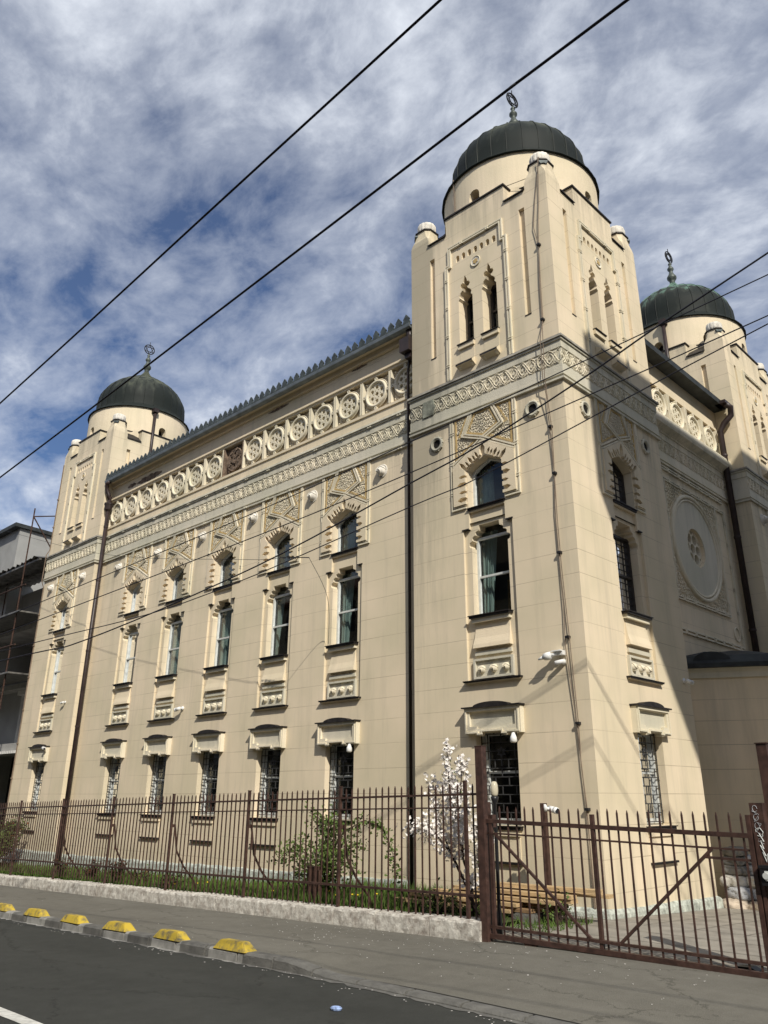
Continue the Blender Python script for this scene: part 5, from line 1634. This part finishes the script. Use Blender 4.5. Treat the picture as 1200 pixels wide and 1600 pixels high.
for k, (x, y, z, sx, sy, sz, m, lab) in enumerate(sacks):
    me = sack(60 + k, sx * 1.12, sy * 1.15, sz * 1.3); me.materials.append(MATS[m])
    solo('rubble_sack', me, lab, 'sack', Matrix.Translation((x - .02, y, z - .12)) @ Matrix.Rotation(radians(random.Random(k).uniform(-40, 40)), 4, 'Z') @ Matrix.Rotation(radians(random.Random(k + 9).uniform(-8, 8)), 4, 'X'), 'rubble sacks heaped in the yard corner')

# litter
b = MB(); b.lathe([(.05, 0), (.055, .012), (.045, .02), (.02, .012)], 10); solo('plastic_lid', b.mesh('plastic_lid', ['litter']), 'crushed blue plastic lid lying on the road near the dropped kerb', 'litter', Matrix.Translation((.62, -5.45, zroad(.62, 0) + .004)) @ Matrix.Diagonal((1, .8, 1, 1)))
def fallen():
    b = MB(); rnd = random.Random(31)
    for _ in range(240):
        x = rnd.gauss(-1.0, 2.2); x = max(-11, min(2.6, x)); y = fy_(x) - .15 - abs(rnd.gauss(0, .8))
        if y < kerb_y(x) + .05: continue
        r = rnd.uniform(.004, .009); z = zwalk(x, y) + .006
        a = rnd.uniform(0, 6.28)
        b.f(*[b.X((x + r * cos(a + t) * (1.3 if t in (0, pi) else .8), y + r * sin(a + t), z + rnd.uniform(0, .004))) for t in (0, pi / 2, pi, 1.5 * pi)])
    for _ in range(160):
        x = rnd.uniform(-10, 4); y = kerb_y(x) - .17 - abs(rnd.gauss(0, .12)); r = rnd.uniform(.004, .012); z = zroad(x, 0) + .007
        b.f(*[b.X((x + r * cos(t), y + r * sin(t), z)) for t in (0, pi / 2, pi, 1.5 * pi)])
    return b.mesh('fallen_petals', ['petal'])
struct('fallen_petals', fallen(), 'stuff')

# ------------------------------------------------------------------ wires
def wire(name, pts, r, label, group, mat_='cable'):
    # smooth through the points
    P = [Vector(p) for p in pts]; out = []
    for i in range(len(P) - 1):
        p0 = P[max(i - 1, 0)]; p1 = P[i]; p2 = P[i + 1]; p3 = P[min(i + 2, len(P) - 1)]
        for k in range(6):
            t = k / 6
            out.append(.5 * ((2 * p1) + (p2 - p0) * t + (2 * p0 - 5 * p1 + 4 * p2 - p3) * t * t + (3 * p1 - p0 - 3 * p2 + p3) * t ** 3))
    out.append(P[-1])
    b = MB(); b.sm = True; b.tube(out, r, 6)
    return solo(name, b.mesh(name, [mat_]), label, 'wire', None, group)
G1 = 'overhead wires along the street'
def ext(pts, y):  # extend wires beyond the frame along their ends
    a, b2 = pts[0], pts[1]; c, d = pts[-2], pts[-1]
    s = (b2[1] - a[1]) / (b2[0] - a[0]); s2 = (d[1] - c[1]) / (d[0] - c[0])
    L = [(a[0] - 12, a[1] - 12 * s * .9)] + pts + [(d[0] + 9, d[1] + 9 * s2)]
    return [(x, y, z) for x, z in L]
wire('trolley_wire', ext([(-2.12, 5.39), (1.87, 5.68), (4.06, 5.836)], -8.0), .0095, 'upper of the two thick wires crossing only open sky', G1)
wire('trolley_wire', ext([(-4.122, 5.329), (1.467, 5.686), (3.941, 5.85), (4.83, 5.897)], -7.2), .0105, 'thick overhead wire that passes in front of the finial of the near dome', G1)
wire('feeder_wire', [(-18.423, -7.614, 2.696), (-8.893, -5.168, 4.486), (-6.82, -4.636, 4.875), (-3.299, -3.743, 5.547), (0.389, -2.885, 6.324), (3.98, -2.076, 7.107), (11.614, -0.356, 8.769)], 0.0072, 'highest of the thin wires crossing the facade below the frieze', G1)
wire('feeder_wire', [(-17.514, -7.973, 2.333), (-7.991, -5.444, 4.04), (-3.984, -4.38, 4.759), (-1.108, -3.639, 5.297), (2.703, -2.741, 6.089), (3.993, -2.449, 6.368), (11.627, -0.716, 8.019)], 0.0072, 'second thin wire from the top crossing the facade, above the sagging cable', G1)
wire('telephone_cable', [(-18.915, -7.933, 2.718), (-9.477, -4.821, 3.832), (-7.508, -4.172, 4.064), (-3.782, -3.322, 4.866), (-0.866, -2.824, 5.653), (0.19, -2.653, 5.946), (1.703, -2.484, 6.441), (2.79, -2.394, 6.825), (4.073, -2.264, 7.256), (11.621, -1.498, 9.793)], 0.011, 'thicker sagging cable that crosses the other wires in front of the corner tower', G1)
wire('feeder_wire', [(-17.596, -8.395, 2.62), (-8.147, -5.338, 3.791), (-4.444, -4.14, 4.25), (-0.47, -3.227, 5.099), (0.446, -3.02, 5.298), (2.68, -2.66, 5.921), (3.975, -2.442, 6.274), (11.594, -1.159, 8.347)], 0.0072, 'lowest thin wire crossing the facade, below the sagging cable', G1)
wire('span_wire', [(-22.05, -1, 10.18), (-13.99, -1, 7.64), (-7.48, -1, 6.2), (-6.2, -1, 5.98)], .005, 'hair thin span wire falling from the scaffolded house to the turnbuckle', 'thin span wires')
b = MB(); b.sm = True; b.tube([(-6.2, -1, 5.98), (-5.98, -1, 5.94)], .012, 6)
for k in range(3): b.M = Matrix.Translation((-5.9 + .13 * k, -1, 5.93 - .03 * k)); b.ring(0, 0, .032, .009, 0, 14, 5); b.M = None
b.tube([(-5.9, -1, 5.93), (-5.27, -1, 5.80)], .010, 5)
solo('turnbuckle', b.mesh('turnbuckle', ['iron']), 'iron turnbuckle with rings joining the thin span wires before the facade', 'turnbuckle')
wire('span_wire', [(-5.27, -1, 5.80), (-5.6, -.2, 5.2), (-6.05, EY, 4.4)], .005, 'short thin span wire from the turnbuckle down to the facade', 'thin span wires')

# ------------------------------------------------------------------ house and scaffolding beyond the far tower
NB = thing('grey_house', 'grey rendered house under construction with open dark storeys beyond the far tower', 'house', (-25.7, 1.0, 0))
b = MB(); b.box(-16, 0, -3.8, 11.55, -14, 0)
link('house_wall', b.mesh('house_wall', ['nb_wall']), NB)
b = MB(); a = [b.X(p) for p in ((-16.2, -.25, 11.55), (.12, -.25, 11.55), (.25, 7, 11.2), (.25, 14, 10.8), (-16.2, 14, 11.3))]; c = [b.X(p) for p in ((-16.2, -.25, 11.70), (.12, -.25, 11.70), (.25, 7, 11.33), (.25, 14, 10.95), (-16.2, 14, 11.45))]
b.f(*c); b.f(*a[::-1])
for k in range(5): b.f(a[k], a[(k + 1) % 5], c[(k + 1) % 5], c[k])
link('roof', b.mesh('roof', ['roof_dark']), NB)
def wing():
    b = MB()   # local x from 0 (house corner) to 5.1 toward the tower
    b.box(.01, 5.15, 7.15, 8.9, -9, -.6)
    b.m = 1; b.box(.01, 5.15, 6.95, 7.15, -9, .35); b.box(.01, 5.15, 4.95, 5.12, -9, .25); b.box(.01, 5.15, 2.85, 3.1, -9, .55)
    b.m = 0; b.prism(rect(.01, 5.15, 3.1, 4.95), -.4, -.2, [rect(2.6, 3.55, 3.25, 4.75)])
    b.m = 2; b.box(.01, 5.15, -3.5, 2.85, -9, -1.2); b.box(.01, 5.15, 5.12, 6.95, -9, -2.2)
    b.m = 3; b.box(1.9, 4.6, 5.12, 6.6, -2.2, -1.9)
    return b.mesh('open_wing', ['nb_wall', 'nb_concrete', 'dark_void', 'timber_old'])
link('open_wing', wing(), NB)
w_ = link('window', (lambda b: (b.prism(rect(2.55, 3.6, 3.2, 4.8), -.3, -.15, [rect(2.68, 3.47, 3.33, 4.67)]), b.box(2.4, 3.75, 4.8, 5.0, -.3, -.05), b.mesh('window', ['nb_white']))[-1])(MB()), NB)
b = MB(); b.prism(rect(2.68, 3.47, 3.33, 4.67), -.3, -.26); link('window_pane', b.mesh('window_pane', ['window_glass']), w_)
def awning(z, y0, y1, x1, name='sheet_awning'):
    b = MB(); n = 44; A = []; B = []
    for k in range(n + 1):
        x = -3 + (x1 + 3) * k / n; dz = .035 * (1 if k % 2 else -1)
        A.append(b.X((x, y0 + random.uniform(-.06, .06), z - .25 + dz))); B.append(b.X((x, y1, z + dz)))
    for k in range(n): b.f(A[k], A[k + 1], B[k + 1], B[k])
    b.bx(((x1 - 3) / 2, (y0 + y1) / 2, z - .26), (x1 + 3, .08, .08)); b.bx(((x1 - 3) / 2, y0 + .1, z - .33), (x1 + 3, .08, .06))
    return b.mesh(name, ['sheet_metal'])
link('sheet_awning', awning(9.3, -1.2, .8, 5.3), NB)
b = MB(); x = -3.
while x < 5.0: b.box(x, x + .08, 2.78, 2.86, .5, .62); x += .14
link('awning_trim', b.mesh('awning_trim', ['nb_white']), NB)
SC = thing('scaffolding', 'rusty pole scaffolding with plank decks before the grey house', 'scaffold', (-25.7, -.3, 0))
for x in (.3, 4.6):
    b = MB(); b.tube([(x, 0, -.4), (x, 0, 10.9 if x > 4 else 9.6)], .024, 6); link('scaffold_pole', b.mesh('scaffold_pole', ['rust']), SC)
    b = MB(); b.tube([(x, 1.1, -.4), (x, 1.1, 11.2 if x > 4 else 9.6)], .024, 6); link('scaffold_pole', b.mesh('scaffold_pole', ['rust']), SC)
for z in (5.2, 7.2):
    b = MB(); b.bx((1.4, .5, z), (7.2, 1.2, .05)); link('scaffold_deck', b.mesh('scaffold_deck', ['sheet_metal']), SC)
    b = MB(); b.tube([(-2.2, -.02, z + .9), (5.0, -.02, z + .9)], .025, 6); link('guard_rail', b.mesh('guard_rail', ['rust']), SC)
for p, q in (((4.6, 1.1, 9.2), (4.6, 0, 10.6)), ((4.6, 0, 10.6), (4.6, 1.1, 10.9))):
    b = MB(); b.tube([p, q], .022, 6); link('cross_brace', b.mesh('cross_brace', ['rust']), SC)

# unseen block beside the yard, its jettied floors shaped to cast the yard-side shade
BL = thing('shading_block', 'unseen neighbour block beyond the yard, its jettied top floors shaped to cast the shade', 'building', (9.0, -4.38, 0))
b = MB(); b.box(0, 12, 15.29, 18.34, -18, 0); b.m = 1; b.box(.4, 12, -1, 15.29, -18, -2.83)
link('block_wall', b.mesh('block_wall', ['nb_white', 'nb_wall']), BL)
b = MB()
for f in range(5):
    for k in range(4): b.box(1.5 + 2.6 * k, 2.7 + 2.6 * k, 1.2 + 3 * f, 2.7 + 3 * f, -2.84, -2.78)
link('window_strip', b.mesh('window_strip', ['frame_dark']), BL)

# row of houses across the street, behind the camera: seen only in window panes and as bounced light
for k in range(9):
    w = 13.5; x = -62 + k * 14.; h = (13.5, 15.5, 12.5, 14.5, 16, 13, 15, 12, 14)[k]
    HS = thing('street_house', ('ochre', 'grey', 'cream', 'brown', 'pale', 'tan', 'buff', 'stone', 'sand')[k] + ' rendered town house in the row across the street', 'house', (x, -19.5, 0), 'town houses across the street')
    b = MB(); b.M = Matrix.Rotation(pi, 4, 'Z'); b.box(-w, 0, -2.5, h, -9, 0); link('wall', b.mesh('wall', [('row_a', 'row_b', 'row_c')[k % 3]]), HS)
    b = MB(); b.M = Matrix.Rotation(pi, 4, 'Z'); b.prism([(-w - .1, h), (.1, h), (.1, h + .25), (-w - .1, h + .25)], -9, .35); b.f(b.P(-w, h + .26, .2), b.P(0, h + .26, .2), b.P(0, h + 2.6, -4.5), b.P(-w, h + 2.6, -4.5)); link('roof', b.mesh('roof', ['roof_tile']), HS)
    for f in range(4):
        for c in range(5):
            if f == 0 and c == 2: continue
            b = MB(); b.M = Matrix.Rotation(pi, 4, 'Z'); u = -w + 1.1 + c * 2.5; v = 1. + f * 3.1
            b.prism(rect(u, u + 1.2, v, v + 1.8), -.02, .03); link('window', b.mesh('window', ['frame_dark']), HS)

# ------------------------------------------------------------------ light, sky, camera
SUN = Vector((1.72, -1.0, 1.7)).normalized()
el = math.asin(SUN.z); az = math.atan2(SUN.x, SUN.y)     # from +Y towards +X
sd = bpy.data.lights.new('sun', 'SUN'); sd.energy = 4.6; sd.angle = radians(.53); sd.color = (1., .945, .84)
so = bpy.data.objects.new('sun', sd); COL.objects.link(so); so.rotation_euler = SUN.to_track_quat('Z', 'Y').to_euler()
CLEAR = Vector((-.69, .47, .55)).normalized()
W = bpy.data.worlds.new('World'); S.world = W; W.use_nodes = True
n = W.node_tree.nodes; l = W.node_tree.links
bg = n['Background']; bg.inputs['Strength'].default_value = .08
sky = n.new('ShaderNodeTexSky'); sky.sky_type = 'NISHITA'; sky.sun_disc = False; sky.sun_elevation = el; sky.sun_rotation = az
sky.air_density = 1.0; sky.dust_density = .6; sky.ozone_density = 2.5; sky.altitude = 500
tc = n.new('ShaderNodeTexCoord')
sep = n.new('ShaderNodeSeparateXYZ'); l.new(tc.outputs['Generated'], sep.inputs[0])
zz = math_node(n, 'ADD', math_node(n, 'MAXIMUM', sep.outputs['Z'], 0.), .22)
cx = math_node(n, 'DIVIDE', sep.outputs['X'], zz); cy = math_node(n, 'DIVIDE', sep.outputs['Y'], zz)
comb = n.new('ShaderNodeCombineXYZ'); l.new(cx, comb.inputs[0]); l.new(cy, comb.inputs[1])
def cloud_noise(rot, sc, scale, detail, rough, dist, off=(0, 0, 0)):
    m = n.new('ShaderNodeMapping'); m.inputs['Rotation'].default_value = (0, 0, radians(rot)); m.inputs['Scale'].default_value = sc; m.inputs['Location'].default_value = off
    l.new(comb.outputs[0], m.inputs['Vector'])
    t = n.new('ShaderNodeTexNoise'); t.inputs['Scale'].default_value = scale; t.inputs['Detail'].default_value = detail; t.inputs['Roughness'].default_value = rough; t.inputs['Distortion'].default_value = dist
    l.new(m.outputs[0], t.inputs['Vector']); return t.outputs['Fac']
big = cloud_noise(20, (1., 1., 1), 1.3, 3, .5, .3, (3.1, .4, 0))
streak = cloud_noise(62, (1.0, 1.35, 1), 4.2, 10, .60, .35, (1.3, 2.2, 0))
fine = cloud_noise(50, (1.0, 1.3, 1), 13.0, 8, .62, .3)
mixv = math_node(n, 'ADD', math_node(n, 'ADD', math_node(n, 'MULTIPLY', big, .46), math_node(n, 'MULTIPLY', streak, .55)), math_node(n, 'MULTIPLY', fine, .22))
# a clearer stretch of sky low over the street
vd = n.new('ShaderNodeVectorMath'); vd.operation = 'DOT_PRODUCT'; l.new(tc.outputs['Generated'], vd.inputs[0]); vd.inputs[1].default_value = CLEAR
cl = n.new('ShaderNodeMapRange'); cl.interpolation_type = 'SMOOTHSTEP'; cl.inputs[1].default_value = .93; cl.inputs[2].default_value = .997; cl.inputs[3].default_value = 0; cl.inputs[4].default_value = .055
l.new(vd.outputs['Value'], cl.inputs[0])
mixv = math_node(n, 'SUBTRACT', mixv, cl.outputs[0])
rp = n.new('ShaderNodeValToRGB'); e = rp.color_ramp.elements
e[0].position = .455; e[0].color = (.05, .05, .05, 1); e[1].position = .76; e[1].color = (1, 1, 1, 1)
k_ = e.new(.60); k_.color = (.40, .40, .40, 1)
l.new(mixv, rp.inputs['Fac'])
mx = n.new('ShaderNodeMix'); mx.data_type = 'RGBA'
l.new(rp.outputs[0], mx.inputs['Factor'])
sat = n.new('ShaderNodeHueSaturation'); sat.inputs['Hue'].default_value = .508; sat.inputs['Saturation'].default_value = 1.22; sat.inputs['Value'].default_value = 1.1
l.new(sky.outputs[0], sat.inputs['Color']); l.new(sat.outputs[0], mx.inputs['A'])
mx.inputs['B'].default_value = (11.0, 11.6, 12.6, 1)
l.new(mx.outputs['Result'], bg.inputs['Color'])

cam = bpy.data.cameras.new('camera'); co = bpy.data.objects.new('camera', cam); COL.objects.link(co); S.camera = co
yaw, pitch, roll = .7629997734602475, .3738065642958087, .0022648543806116127
cyw, syw, cp, spt = cos(yaw), sin(yaw), cos(pitch), sin(pitch)
f_ = Vector((-syw * cp, cyw * cp, spt)); r_ = Vector((cyw, syw, 0)); u_ = r_.cross(f_)
r2 = r_ * cos(roll) + u_ * sin(roll); u2 = -r_ * sin(roll) + u_ * cos(roll)
co.matrix_world = Matrix(((r2.x, u2.x, -f_.x, 6.135909507533651), (r2.y, u2.y, -f_.y, -10.557512274931621), (r2.z, u2.z, -f_.z, 1.4927181171784623), (0, 0, 0, 1)))
cam.sensor_fit = 'VERTICAL'; cam.sensor_height = 36.; cam.lens = 1240.0845 / 1600 * 36
cam.shift_x = -(615.6542 - 600) / 1600; cam.shift_y = (759.0905 - 800) / 1600
cam.clip_start = .1; cam.clip_end = 4000
S.view_settings.view_transform = 'Standard'; S.view_settings.look = 'None'; S.view_settings.exposure = 0.; S.view_settings.gamma = 1.
S.cycles.max_bounces = 8; S.cycles.transparent_max_bounces = 12
